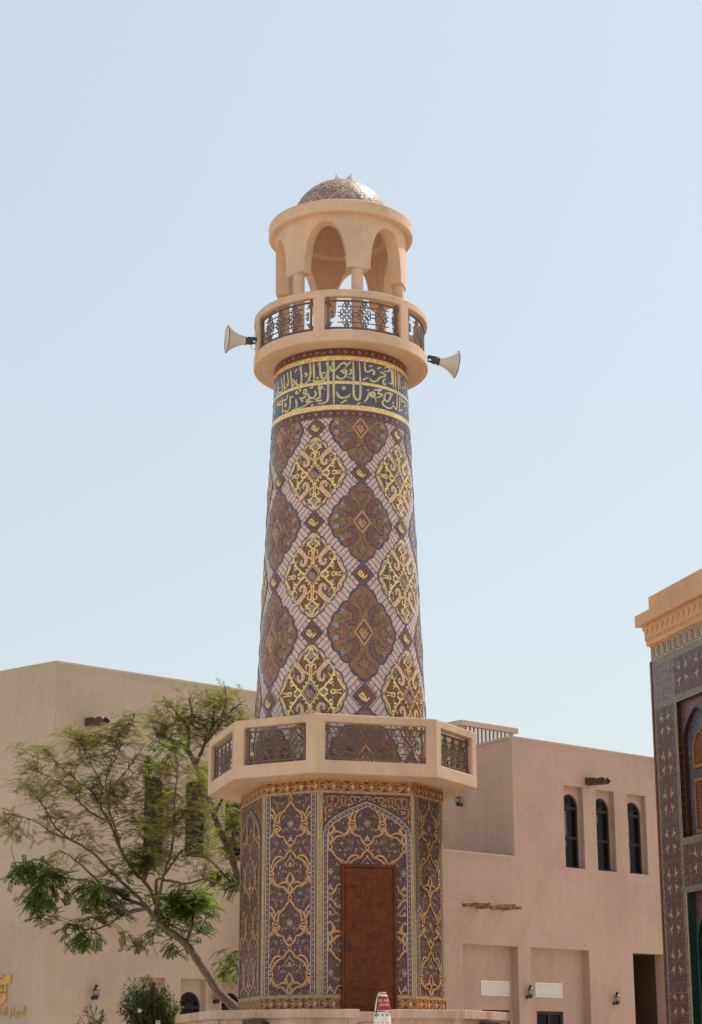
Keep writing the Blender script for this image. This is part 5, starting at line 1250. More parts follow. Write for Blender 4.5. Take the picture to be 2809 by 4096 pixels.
lantern(on_face(lb, 4.60, 3.085), LBR, 'black lantern between the two arched doorways, half hidden by the leaning trunk')

# ---- sign on its left face
SR = atan2(-.617, .787)
sg_ = thing('wall_sign', 'gold cut letter sign with a looping emblem cut off by the left edge', 'sign', (-6.45, 10.438, 0), SR)
k = Ink(lambda x, z, off: (x, -off, z), 0.03, 0.0)
def sxz(x, y): return (-1.351 + .00803 * .251 * x, 3.558 - (3700 + .251 * y - 3905) * .00525)
def slabstroke(mb, pts, w, taper=None, y0=-0.004, y1=-0.030):
    c = catmull(pts, 8); N = len(c); rows = []
    for i, (x, z) in enumerate(c):
        a, b = c[max(i - 1, 0)], c[min(i + 1, N - 1)]; dx, dz = b[0] - a[0], b[1] - a[1]; L = hypot(dx, dz) or 1; t = i / (N - 1)
        ww = w / 2 * ((taper[0] + (taper[1] - taper[0]) * t) if taper else 1); nx, nz = -dz / L * ww, dx / L * ww
        rows.append([(x + nx, y1, z + nz), (x - nx, y1, z - nz), (x - nx, y0, z - nz), (x + nx, y0, z + nz)])
    mb.grid(rows, 0, closed=True); mb.poly(rows[0][::-1]); mb.poly(rows[-1])
mb = MB()
slabstroke(mb, [sxz(192, 862), sxz(150, 860), sxz(110, 890), sxz(70, 935), sxz(10, 975), sxz(-80, 990), sxz(-170, 960)], 0.16, (1.25, 0.8))
slabstroke(mb, [sxz(-90, 985), sxz(20, 972), sxz(95, 985), sxz(108, 1040), sxz(80, 1075), sxz(10, 1085), sxz(-70, 1060), sxz(-110, 1010)], 0.075)
slabstroke(mb, [sxz(-60, 1050), sxz(40, 1050), sxz(100, 1105), sxz(95, 1180), sxz(30, 1240), sxz(-60, 1262), sxz(-160, 1240), sxz(-210, 1160)], 0.15, (0.6, 1.0))
ring = [sxz(35 + 30 * cos(a * pi / 6), 842 + 36 * sin(a * pi / 6)) for a in range(13)]
slabstroke(mb, ring, 0.05)
obj('emblem', mb, M['signgold'], sg_, fix=True)
def text_mesh(txt, size, ext):
    cu = bpy.data.curves.new('txt', 'FONT'); cu.body = txt; cu.size = size; cu.extrude = ext; cu.resolution_u = 3
    o = bpy.data.objects.new('txt', cu); COL.objects.link(o)
    me = bpy.data.meshes.new_from_object(o.evaluated_get(bpy.context.evaluated_depsgraph_get()))
    bpy.data.objects.remove(o); bpy.data.curves.remove(cu)
    return me
AR_TXT = '\uFE8D\uFEDF\uFEE4\uFEAE\uFEDB\uFEB0 \uFE8D\uFEDF\uFEB8\uFE92\uFE8E\uFE91\uFEF2'[::-1]
me = text_mesh(AR_TXT, 0.235, 0.010)
xm = max((v.co.x for v in me.vertices), default=0)
if len(me.vertices):
    for v in me.vertices: v.co = ((v.co.x - xm) * 1.0 - 0.462, -0.014 - v.co.z, 2.728 + v.co.y)
    me.materials.clear(); me.materials.append(M['signgold'])
    o = bpy.data.objects.new('lettering', me); COL.objects.link(o); o.parent = sg_

# ---- right building
RBZ = 9.786; RBR = atan2(.642, .767); LOW = 6.74
rb = thing('annex_building', 'two storey pinkish rendered building with three tall recessed arched windows', 'building', (4.375, 16.438, 0), RBR)
mb = MB(); X0, X1 = -5.8, 8.0; SK = 0.16; DP = 7.5  # low block lengthened out of sight behind the minaret to shade the corner building
wr = [(1.86, 2.59, 6.572, 8.695), (3.077, 3.80, 6.572, 8.690), (4.318, 5.056, 6.572, 8.687)]
big = [(-1.858, 0.032, 0.2, 4.51), (0.486, 2.607, 0.2, 4.51)]; pas = (4.287, 5.50, 0.2, 4.515)
holed(mb, X0, 0, 0, LOW, [b for b in big if b[0] < 0] and [(-1.858, 0.0, 0.2, 4.51)])
holed(mb, 0, X1, 0, RBZ, wr + [(0.0, 0.032, 0.2, 4.51), big[1], pas])
mb.quad((SK * DP, DP, LOW), (0, 0, LOW), (0, 0, RBZ), (SK * DP, DP, RBZ))
mb.quad((X0, DP, 0), (X0, 0, 0), (X0, 0, LOW), (X0, DP, LOW)); mb.quad((X1, 0, 0), (X1, DP, 0), (X1, DP, RBZ), (X1, 0, RBZ))
mb.quad((X1, DP, 0), (X0, DP, 0), (X0, DP, LOW), (X1, DP, LOW)); mb.quad((X1, DP, LOW), (SK * DP, DP, LOW), (SK * DP, DP, RBZ), (X1, DP, RBZ))
mb.poly([(0, 0, RBZ), (X1, 0, RBZ), (X1, DP, RBZ), (SK * DP, DP, RBZ)]); mb.poly([(X0, 0, LOW), (0, 0, LOW), (SK * DP, DP, LOW), (X0, DP, LOW)])
for x0, x1, z0, z1 in wr:
    reveal(mb, x0, x1, z0, z1, 0, 0.15); arched_wall(mb, x0, x1, z0, z1, x0 + 0.042, x1 - 0.042, z0 + 0.025, 8.17, 8.50, 0.15, 0.05)
for i, (x0, x1, z0, z1) in enumerate(big):
    reveal(mb, x0, x1, z0, z1, 0, 0.228)
    v = (-1.043, -0.079, 3.32, 3.672) if i == 0 else (0.843, 1.806, 3.32, 3.672); d = (-1.03, -0.065, 0.21, 2.98) if i == 0 else (0.86, 1.83, 0.21, 2.98)
    holed(mb, x0, x1, z0, z1, [v, d], 0.228); reveal(mb, *d, 0.228, 0.34); reveal(mb, *v, 0.228, 0.27)
    mb.quad((v[0], 0.27, v[2]), (v[1], 0.27, v[2]), (v[1], 0.27, v[3]), (v[0], 0.27, v[3]))
x0, x1, z0, z1 = pas; PD2 = 3.2
reveal(mb, x0, x1, z0, z1, 0, 0.30)
obj('wall', mb, M['pink'], rb, bevel=0.025)
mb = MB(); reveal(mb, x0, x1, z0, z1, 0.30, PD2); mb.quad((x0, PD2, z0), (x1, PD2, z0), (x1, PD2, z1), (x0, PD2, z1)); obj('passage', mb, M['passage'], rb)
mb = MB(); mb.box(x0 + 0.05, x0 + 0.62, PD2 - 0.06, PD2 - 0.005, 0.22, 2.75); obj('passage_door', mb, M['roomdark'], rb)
for nm_, xa, xb, zz in (('parapet_edge', 0.0, X1, RBZ), ('parapet_edge', X0, 0.0, LOW)):
    mb = MB(); mb.box(xa - (0.004 if zz == RBZ else 0), xb, -0.004, 0.26, zz - 0.06, zz + 0.004); obj(nm_, mb, M['pink'], rb, bevel=0.035)
mb = MB(); mb.hexa([(-0.004, 0.20, RBZ - 0.06), (0.25, 0.20, RBZ - 0.06), (SK * DP + 0.25, DP, RBZ - 0.06), (SK * DP - 0.004, DP, RBZ - 0.06), (-0.004, 0.20, RBZ + 0.003), (0.25, 0.20, RBZ + 0.003), (SK * DP + 0.25, DP, RBZ + 0.003), (SK * DP - 0.004, DP, RBZ + 0.003)]); obj('parapet_edge', mb, M['pink'], rb)
cv = [[(1.86 + .11, 1.86 + .27, 7.42, 8.08), (1.86 + .15, 1.86 + .25, 7.15, 7.30)], [(3.077 + .13, 3.077 + .26, 7.86, 8.05)], [(4.318 + .11, 4.318 + .25, 7.42, 8.08), (4.318 + .11, 4.318 + .25, 6.68, 7.30)]]
for (x0, x1, z0, z1), cu in zip(wr, cv): arch_window(rb, x0 + 0.042, x1 - 0.042, z0 + 0.025, 8.17, 8.50, 0.195, [7.37], [(a + 0.05, b + 0.06, c, d) for a, b, c, d in cu])
spout(rb, 2.80, 8.866)
for v, d in (((-1.043, -0.079), (-1.03, -0.065)), ((0.843, 1.806), (0.86, 1.83))):
    mb = MB(); y = 0.222
    for a, b, c, e in ((v[0] + .001, v[1] - .001, 3.321, 3.345), (v[0] + .001, v[1] - .001, 3.645, 3.671), (v[0] + .001, v[0] + .026, 3.345, 3.645), (v[1] - .026, v[1] - .001, 3.345, 3.645)): mb.box(a, b, y, 0.262, c, e)
    vt = obj('vent_panel', mb, M['white'], rb)
    mb = MB(); mb.box(v[0] + .026, v[1] - .026, 0.246, 0.262, 3.345, 3.645); obj('vent_sheet', mb, M['ventwhite'], vt)
    mb = MB()
    for a, b, c, e in ((v[0] + .05, v[1] - .05, 3.368, 3.377), (v[0] + .05, v[1] - .05, 3.615, 3.624), (v[0] + .05, v[0] + .059, 3.377, 3.615), (v[1] - .059, v[1] - .05, 3.377, 3.615)): mb.box(a, b, 0.238, 0.246, c, e)
    obj('vent_moulding', mb, M['white'], vt)
    mb = MB()
    for a, b, c, e in ((d[0] + .002, d[0] + .07, 0.21, 2.978), (d[1] - .07, d[1] - .002, 0.21, 2.978), (d[0] + .07, d[1] - .07, 2.905, 2.978), ((d[0] + d[1]) / 2 - .035, (d[0] + d[1]) / 2 + .035, 0.21, 2.905)): mb.box(a, b, 0.262, 0.33, c, e)
    dr = obj('door', mb, M['frame'], rb)
    for a, b in ((d[0] + .07, (d[0] + d[1]) / 2 - .035), ((d[0] + d[1]) / 2 + .035, d[1] - .07)):
        mb = MB(); mb.quad((a, 0.30, 0.3), (b, 0.30, 0.3), (b, 0.30, 2.905), (a, 0.30, 2.905)); obj('pane', mb, M['glass'], dr)
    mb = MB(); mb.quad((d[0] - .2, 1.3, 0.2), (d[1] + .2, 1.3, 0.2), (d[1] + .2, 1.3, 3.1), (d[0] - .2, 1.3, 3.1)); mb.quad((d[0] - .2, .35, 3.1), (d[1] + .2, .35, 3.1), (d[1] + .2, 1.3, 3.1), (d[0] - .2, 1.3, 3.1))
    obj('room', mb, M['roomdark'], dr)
# timber poles through the wall
for (x, z, L, dz, sk) in ((-1.80, 5.425, .64, -.01, .01), (-1.53, 5.435, .62, -.02, .02), (-1.35, 5.395, .60, -.03, .0), (-0.84, 5.41, .66, -.05, .02), (-0.66, 5.45, .62, -.02, .0), (-0.46, 5.405, .60, -.01, .02)):
    mb = MB(); mb.tube([(x, 0.12, z), (x + sk * .5, -L * .5, z + dz * .5 + .008), (x + sk, -L, z + dz)], [.050, .047, .044], 12); obj('timber_pole', mb, M['log'], rb, smooth=0.6)
# roof ventilator
mb = MB(); mb.box(2.62, 4.72, 4.62, 6.2, RBZ - 0.02, 10.965); mb.box(2.53, 4.82, 4.50, 6.32, 10.965, 11.12); rv = obj('roof_ventilator', mb, M['beige'], rb, bevel=0.012)
mb = MB(); mb.box(0, 0.085, -0.0, 0.05, 9.80, 10.95); sm = mesh_of('slat', mb, [M['white']])
for i in range(11):
    o = bpy.data.objects.new('slat', sm); COL.objects.link(o); o.parent = rv; o.location = (2.80 + i * 0.156, 4.56, 0)
mb = MB(); mb.box(2.79, 4.46, 4.605, 4.615, 9.80, 10.95); obj('louver_backing', mb, M['roomdark'], rv)
lantern(on_face(rb, 0.30, 3.30), RBR, 'black lantern on the pink pilaster between the two white vents')
lantern(on_face(rb, 3.47, 3.205), RBR, 'black lantern on the bare pink wall beside the dark passage')
u = Vector((SK, 1, 0)).normalized()
lantern(on_face(rb, u.x * 2.30, 8.28, u.y * 2.30), RBR - pi / 2 - math.atan(SK), 'black lantern high on the pink side wall under the octagonal balcony')

# ------------------------------------------------------------------ tiled portal
PR = radians(15.842) - pi / 2
po = thing('tiled_portal', 'tall portal clad in dark red painted tiles with a stepped cornice', 'portal', (6.203, 5.438, 0), PR)
PC = 1.66; PW = 2 * PC; PT = 9.70
mb = MB(); W1 = (1.045, 2 * PC - 1.045, 5.775, 8.385); G1 = (1.10, 2 * PC - 1.10, 0.02, 4.755)
holed(mb, 0, PW, 0, PT, [W1, G1]); DD = 2.8
mb.quad((0, DD, 0), (0, 0, 0), (0, 0, PT), (0, DD, PT)); mb.quad((PW, 0, 0), (PW, DD, 0), (PW, DD, PT), (PW, 0, PT)); mb.quad((PW, DD, 0), (0, DD, 0), (0, DD, PT), (PW, DD, PT))
obj('wall', mb, M['portal_sand'], po)
mb = MB(); mb.box(PW + 0.002, 15.5, 0.35, DD + 4, 0, 9.2); obj('unseen_sky_blocker', mb, M['portal_sand'], po)  # out-of-view block added to cut sky light coming from the right
# cornice by courses
for nm, d, z0, z1 in (('moulding', 0.017, 9.69, 9.706), ('moulding', 0.060, 9.706, 9.862), ('moulding', 0.082, 9.862, 10.03), ('moulding', 0.112, 10.03, 10.12), ('slab', 0.218, 10.12, 10.355)):
    mb = MB(); mb.box(-d, PW + d, -d, DD + d, z0 + 0.001, z1); obj('cornice_' + nm, mb, M['portal_sand'], po, bevel=0.007)
mb = MB(); mb.box(0.42, PW - 0.42, -0.20, DD - 0.3, 10.356, 10.605); obj('parapet_cap', mb, M['portal_sand'], po, bevel=0.01)
def notch(nm, y, z, w, h, st, dep):
    q = MB(); q.hexa([(-w / 2, y - dep, z), (0, y - dep, z - h), (w / 2, y - dep, z), (0, y - dep, z + h * 0.15), (-w / 2, y, z), (0, y, z - h), (w / 2, y, z), (0, y, z + h * 0.15)]); me = mesh_of(nm, q, [M['portal_sand']])
    n = int((PW + 0.1) / st)
    for i in range(n + 1):
        o = bpy.data.objects.new(nm, me); COL.objects.link(o); o.parent = po; o.location = (-0.03 + i * st, 0, 0)
notch('dentil', -0.058, 9.864, 0.108, 0.075, 0.118, 0.026)
def notch2():
    q = MB(); y = -0.080
    prof = [(-.085, 10.03), (-.06, 9.985), (-.02, 9.97), (-.025, 9.925), (.025, 9.91), (.035, 9.96), (.065, 9.975), (.075, 10.03)]
    a = [(x, y - .030, z) for x, z in prof]; b = [(x, y, z) for x, z in prof]; n = len(prof); q.poly(a); 
    for k in range(n): q.quad(a[k], a[(k + 1) % n], b[(k + 1) % n], b[k])
    me = mesh_of('scallop', q, [M['portal_sand']])
    for i in range(15):
        o = bpy.data.objects.new('scallop', me); COL.objects.link(o); o.parent = po; o.location = (0.02 + i * 0.236, 0, 0)
notch2()
# interlace frieze
fz = Ink(lambda x, z, off: (x, -off, z), 0.0, 0.0)
mb = MB(); f = lambda x, z, off: (x, -off, z); z0, z1 = 9.425, 9.675; per = 0.25
for i in range(int(PW / per) + 1):
    x = 0.02 + i * per
    for pts in ([(x, z0), (x + .07, z0), (x + .20, z1), (x + .27, z1)], [(x, z1), (x + .06, z1), (x + .19, z0), (x + .26, z0)], [(x + .02, z0 + .06), (x + .02, z1 - .06)], [(x + .13, z0 + .02), (x + .16, z0 + .055), (x + .16, z1 - .07)], [(x + .07, z1 - .02), (x + .10, z1 - .055), (x + .10, z0 + .09)]):
        for a, b in zip(pts[:-1], pts[1:]):
            if max(a[0], b[0]) > PW - 0.01: continue
            mb.bar(f, a, b, 0.030, 0.0, 0.012)
obj('interlace_frieze', mb, M['teal'], po, kind='stuff')
mb = MB()
for z in (9.392, 9.70 - 0.016): mb.box(0.0, PW, -0.014, 0.0, z - 0.008, z + 0.008)
obj('frieze_fillet', mb, M['portal_sand'], po)
# border strips
def strip(x0, x1, z0, z1, mat, y=0.0, d=0.006, nm='tile_border'):
    q = MB(); q.box(x0, x1, y - d, y, z0, z1); return obj(nm, q, mat, po)
B = M['tileborder']
for m in (False, True):
    fl = (lambda a, b: (PW - b, PW - a)) if m else (lambda a, b: (a, b))
    strip(*fl(0.035, 0.132), 0, 9.38, B); strip(*fl(0.905, 1.012), 0, 8.40, B)
    strip(*fl(0.905, 1.000), 8.513, 9.265, B)
strip(0.132, PW - 0.132, 9.268, 9.38, B); strip(0.132, PW - 0.132, 8.402, 8.511, B); strip(1.012, PW - 1.012, 5.66, 5.765, B); strip(1.012, PW - 1.012, 4.762, 4.868, B)
for a, b in ((0.134, 0.903), (1.004, PW - 1.004)): strip(a, b, 8.513, 9.266, M['grout'], d=0.003, nm='tile_bed')
for a in (0.134, PW - 0.903): strip(a, a + 0.769, 0, 8.40, M['grout'], d=0.003, nm='tile_bed')
strip(1.014, PW - 1.014, 4.87, 5.658, M['grout'], d=0.003, nm='tile_bed')
q = MB(); s_ = 0.1835; q.box(0, s_, -0.0095, -0.002, 0, s_); tw = mesh_of('tile', q, [M['tilewine']]); q2 = MB(); q2.box(0, s_, -0.0095, -0.002, 0, s_); tbm = mesh_of('tile', q2, [M['tileblue']])
def tiles(x0, x1, z0, z1, me, st=0.19):
    nx, nz = max(1, round((x1 - x0) / st)), max(1, round((z1 - z0) / st)); dx, dz = (x1 - x0) / nx, (z1 - z0) / nz
    for i in range(nx):
        for j in range(nz):
            o = bpy.data.objects.new('tile', me); COL.objects.link(o); o.parent = po; o.location = (x0 + i * dx + .001, random.uniform(-.0008, .0008), z0 + j * dz + .001); o.scale = (dx / .19 * 1.0, 1, dz / .19)
tiles(0.138, 0.900, 2.02, 8.395, tw, 0.19)
tiles(0.138, 0.900, 8.518, 9.262, tbm, 0.19); tiles(1.006, 2.34, 8.518, 9.262, tw, 0.19); tiles(1.016, 2.34, 4.872, 5.655, tw, 0.19)
strip(0.138, 0.900, 0, 2.015, M['tilewine'], d=0.009, nm='tile_skirt')
q = MB(); 
for i in range(38): q.box(-0.030, 0.032, -0.024, 0.028, i * 0.247 + 0.002, i * 0.247 + 0.245)
obj('corner_bullnose', q, M['redtile'], po, kind='stuff')
# painted lilies and scrolls on the tiles
k = Ink(lambda x, z, off: (x, -0.010 - off, z), 0.001, 0.001)
LM = [simple('ivory_glaze', (0.56, 0.44, 0.27, 1), rough=0.3), simple('amber_glaze', (0.20, 0.065, 0.022, 1), rough=0.35, spec=0.3), M['tileborder']]
def lily(x, z, up, sx=1):
    s = 1 if up else -1
    k.ribbon([(x, z - .095 * s), (x + .010 * sx, z - .03 * s), (x - .005 * sx, z + .02 * s)], 0.030, 0, 2, 4, taper=(.6, 1))
    k.ribbon([(x, z - .005 * s), (x - .055 * sx, z + .020 * s), (x - .095 * sx, z - .01 * s)], 0.026, 0, 2, 4, taper=(1, .4))
    k.ribbon([(x, z + .01 * s), (x + .045 * sx, z + .045 * s), (x + .035 * sx, z + .09 * s)], 0.034, 0, 2, 4, taper=(1, .5))
    k.ribbon([(x, z + .01 * s), (x - .040 * sx, z + .065 * s)], 0.034, 0, 2, 3, taper=(1, .4))
def lily_field(x0, ztop, n, wide=1):
    for j in range(n):
        zt = ztop - j * 0.757
        for w in range(wide):
            xo = x0 + w * 0.757
            for (dx, sx) in ((.235, 1), (.535, -1)):
                lily(xo + dx, zt - .19, False, sx); lily(xo + dx, zt - .49, True, sx)
            for sg in (-1, 1):
                c = xo + .382
                k.ribbon([(c, zt - .34), (c + sg * .09, zt - .27), (c + sg * .15, zt - .21), (c + sg * .12, zt - .10), (c, zt - .02)], 0.010, 1, 1, 5)
                k.ribbon([(c, zt - .34), (c + sg * .09, zt - .41), (c + sg * .15, zt - .49), (c + sg * .10, zt - .60), (c + sg * .02, zt - .68), (c, zt - .757)], 0.010, 1, 1, 5)
                k.ribbon([(c + sg * .36, zt - .33), (c + sg * .28, zt - .40), (c + sg * .24, zt - .50)], 0.012, 1, 1, 4)
                for (dx, dz) in ((.36, -.14), (.36, -.52), (.05, -.12)): k.star(c + sg * dx, zt + dz, .008, .022, 4, 0 if dx > .3 else 2, 2)
lily_field(0.138, 8.395, 8); lily_field(1.006, 9.255, 1, 1); lily_field(1.30, 5.65, 1, 1); lily_field(1.763, 9.255, 1, 1)
for (x, z) in ((.33, 9.06), (.62, 8.95), (.45, 8.72), (.74, 8.66), (.25, 8.82), (.80, 9.12)): k.star(x, z, .014, .034, 6, 0, 2); k.disc(x, z, .012, 1, 3, 6)
obj('painted_motif', k, LM, po, kind='stuff')
# window recess: two oxblood steps, arched
D1_, D2_ = 0.090, 0.175
mb = MB(); x0, x1, z0, z1 = W1; reveal(mb, x0, x1, z0, z1, -0.004, D1_); obj('recess_lining', mb, M['grout'], po)
def lining(xa, ya, yb, za, zb, mat, st=0.163):
    n = max(1, round((zb - za) / st)); d = (zb - za) / n
    q = MB(); q.box(xa - 0.001, xa + 0.006, ya, yb, 0.0025, d - 0.0025); me = mesh_of('glazed_tile', q, [mat])
    for i in range(n):
        o = bpy.data.objects.new('glazed_tile', me); COL.objects.link(o); o.parent = po; o.location = (0, 0, za + i * d)
lining(x0, -0.008, D1_ - 0.001, z0, z1, M['oxtile']); lining(x1 - 0.005, -0.008, D1_ - 0.001, z0, z1, M['oxtile'])
q = MB(); q.box(0.002, 0.1595, -0.008, D1_ - 0.001, z1 - 0.006, z1 + 0.001); me = mesh_of('glazed_tile', q, [M['oxtile']])
for i in range(7):
    o = bpy.data.objects.new('glazed_tile', me); COL.objects.link(o); o.parent = po; o.location = (x0 + 0.03 + i * 0.162, 0, 0)
mb = MB(); 
for (a, b, c, d) in ((x0 + .001, x0 + .018, z0, z1), (x1 - .018, x1 - .001, z0, z1), (x0 + .018, x1 - .018, z1 - .018, z1 - .001)): mb.box(a, b, D1_ - .012, D1_ - .001, c, d)
obj('recess_bead', mb, M['tealdark'], po)
A0, A1, AZS, AZA = 1.075, PW - 1.075, 7.68, 8.20
def pointed(a0, a1, zs, za, n=8):
    c = (a0 + a1) / 2; h = c - a0; L_ = []
    for k_ in range(n + 1):
        t = k_ / n; L_.append((a0 + h * (t ** 1.25), zs + (za - zs) * (1 - (1 - t) ** 1.5) ** 1.0))
    return L_ + [(2 * c - x, z) for x, z in reversed(L_[:-1])]
P1 = pointed(A0, A1, AZS, AZA); P2 = pointed(A0 + 0.012, A1 - 0.012, AZS - 0.02, AZA - 0.06)
mb = MB()
holed(mb, x0, x1, z0, z1, [(A0, A1, z0, z1)], D1_)
for (xa, za_), (xb, zb_) in zip(P1[:-1], P1[1:]): mb.quad((xa, D1_, za_), (xb, D1_, zb_), (xb, D1_, z1), (xa, D1_, z1))
obj('spandrel_tiles', mb, M['tileplum'], po)
mb = MB()
full = [(A0, z0)] + P1 + [(A1, z0)]
for (xa, za_), (xb, zb_) in zip(full[:-1], full[1:]): mb.quad((xa, D1_ - .002, za_), (xa, D2_, za_), (xb, D2_, zb_), (xb, D1_ - .002, zb_))
obj('arch_lining', mb, M['oxtile'], po); lining(A0, D1_ - 0.004, D2_ - 0.001, z0, AZS, M['oxtile']); lining(A1 - 0.005, D1_ - 0.004, D2_ - 0.001, z0, AZS, M['oxtile'])
mb = MB(); f = lambda x, z, off: (x, D1_ - off, z)
for a, b in zip(full[:-1], full[1:]): mb.bar(f, a, b, 0.020, 0.0, 0.010)
obj('arch_bead', mb, M['tealdark'], po)
mb = MB(); mb.poly([(x, D2_, z) for x, z in full]); 
WX0, WX1 = PC - 0.30, PC + 0.30
obj('niche_tiles', mb, M['tilecobalt'], po)
k = Ink(lambda x, z, off: (x, D2_ - off, z), 0.002, 0.001); rr = random.Random(3)
for i in range(90):
    x, z = rr.uniform(A0 + .05, A1 - .05), rr.uniform(z0 + .05, 8.0)
    if abs(x - PC) < .34 and (z < 7.75): 
        if not (6.87 < z < 7.03): continue
    if z > 7.7 and abs(x - PC) > (8.15 - z) * 1.1: continue
    k.star(x, z, .008, rr.uniform(.016, .034), rr.choice((4, 5, 6)), rr.choice((0, 0, 1)), 1, rot=rr.uniform(0, 3))
    k.ribbon([(x, z), (x + rr.uniform(-.08, .08), z + rr.uniform(-.06, .06)), (x + rr.uniform(-.1, .1), z + rr.uniform(-.12, .12))], 0.008, 0 if i % 3 else 2, 1, 4)
obj('niche_scroll', k, [simple('pale_blue_glaze', (0.30, 0.31, 0.36, 1), rough=.3), LM[1], M['tilecobalt']], po, kind='stuff')
# carved screens in the niche
def screen(outer, nm, zc):
    n = len(outer); cx = sum(p[0] for p in outer) / n; cz_ = sum(p[1] for p in outer) / n
    inn = [(cx + (x - cx) * .80, cz_ + (z - cz_) * .86) for x, z in outer]
    mb = MB()
    for k_ in range(n):
        a, b, c, d = outer[k_], outer[(k_ + 1) % n], inn[(k_ + 1) % n], inn[k_]
        mb.hexa([(a[0], D2_ - .055, a[1]), (b[0], D2_ - .055, b[1]), (c[0], D2_ - .055, c[1]), (d[0], D2_ - .055, d[1]), (a[0], D2_ - .002, a[1]), (b[0], D2_ - .002, b[1]), (c[0], D2_ - .002, c[1]), (d[0], D2_ - .002, d[1])])
    o = obj(nm, mb, M['caramel'], po, fix=True)
    mb = MB(); mb.poly([(x, D2_ - .012, z) for x, z in reversed(inn)]); mb.f = [g[::-1] for g in mb.f]; obj('screen_backing', mb, M['caramelshade'], o, fix=False)
    return o, inn
so, inn = screen([(WX0, 7.05)] + pointed(WX0, WX1, 7.42, 7.74, 6) + [(WX1, 7.05)], 'arched_screen', 7.3)
mb = MB(); f = lambda x, z, off: (x, D2_ - .014 - off, z)
for i in range(7):
    for j in range(6):
        cx, cz_ = WX0 + .09 + i * .07, 7.16 + j * .085 + (i % 2) * .04
        if cz_ > 7.42 + (0.26 - abs(cx - PC)) * 1.0 or abs(cx - PC) > .24: continue
        ring = [(cx + .030 * cos(a * pi / 3 + .5), cz_ + .044 * sin(a * pi / 3 + .5)) for a in range(7)]
        for a, b in zip(ring[:-1], ring[1:]): mb.bar(f, a, b, 0.013, 0, .018)
obj('screen_lattice', mb, M['caramel'], so)
so, inn = screen([(WX0 - .005, 5.83), (WX0 - .005, 6.86), (WX1 + .005, 6.86), (WX1 + .005, 5.83)], 'panel_screen', 6.3)
mb = MB()
for i in range(-12, 13):
    for sg in (-1, 1):
        pts = []
        for t in range(0, 13):
            x = PC + i * .05 + sg * t * .05 * .5; z = 5.92 + t * .072
            if abs(x - PC) < .235: pts.append((x, z))
        if len(pts) > 1: mb.bar(f, pts[0], pts[-1], .012, 0, .012)
obj('screen_lattice', mb, M['caramel'], so)
# green lower recess with arch
x0, x1, z0, z1 = G1; GD = 0.15
mb = MB(); reveal(mb, x0, x1, z0, z1, -0.003, GD); obj('green_lining', mb, M['tealdark'], po); lining(x0, -0.006, GD - 0.001, z0, z1, M['green'], 0.19); lining(x1 - 0.005, -0.006, GD - 0.001, z0, z1, M['green'], 0.19)
mb = MB(); 
for (a, b, c, d) in ((x0 - .03, x0 - .001, z0, z1 + .03), (x1 + .001, x1 + .03, z0, z1 + .03), (x0 - .001, x1 + .001, z1 + .001, z1 + .03)): mb.box(a, b, -0.014, 0.0, c, d)
obj('green_recess_bead', mb, M['tileborder'], po)
GA = pointed(x0 + .02, x1 - .02, 3.90, 4.55, 8)
mb = MB(); holed(mb, x0, x1, z0, z1, [(x0 + .02, x1 - .02, z0, z1)], GD)
for (xa, za_), (xb, zb_) in zip(GA[:-1], GA[1:]): mb.quad((xa, GD, za_), (xb, GD, zb_), (xb, GD, z1), (xa, GD, z1))
obj('green_spandrel', mb, M['tileplum'], po)
full = [(x0 + .02, z0)] + GA + [(x1 - .02, z0)]
mb = MB()
for (xa, za_), (xb, zb_) in zip(full[:-1], full[1:]): mb.quad((xa, GD - .002, za_), (xa, GD + .22, za_), (xb, GD + .22, zb_), (xb, GD - .002, zb_))
mb.poly([(x, GD + .22, z) for x, z in full]); obj('green_niche', mb, M['green'], po)
mb = MB(); f = lambda x, z, off: (x, GD - off, z)
for a, b in zip(full[:-1], full[1:]): mb.bar(f, a, b, .018, 0, .010)
obj('green_arch_bead', mb, M['tileborder'], po)

# ------------------------------------------------------------------ floodlights on the podium, cone on the stairs
def floodlight(a, off, z, label):
    n = Vector((sin(a), -cos(a), 0)); t = Vector((cos(a), sin(a), 0)); ap = RP * cos(pi / 4 - 0.4734) - 0.065
    p = n * ap + t * off; o = thing('floodlight', label, 'floodlight', (p.x, p.y, z), a, 'floodlights on the podium')
    mb = MB(); mb.hexa([(-.165, -.20, -.16), (.165, -.20, -.16), (.15, -.03, -.13), (-.15, -.03, -.13), (-.165, -.22, 0), (.165, -.22, 0), (.15, -.03, -.01), (-.15, -.03, -.01)]); obj('housing', mb, M['brownwood'], o, bevel=.012)
    mb = MB(); mb.box(-.14, .14, -.20, -.06, -.172, -.158); obj('lens', mb, M['lampglass'], o)
    mb = MB()
    for sg in (-1, 1): mb.box(sg * .172 - .004, sg * .172 + .004, -.13, 0.0, -.09, -.05)
    mb.box(-.176, .176, -.008, 0.0, -.10, -.04); obj('mount', mb, M['black'], o)
floodlight(PHI - pi / 4, 0.02, 2.305, 'dark floodlight under the coping left of the carved door')
floodlight(PHI + pi / 4, -0.06, 2.295, 'dark floodlight under the coping at the right end of the podium')

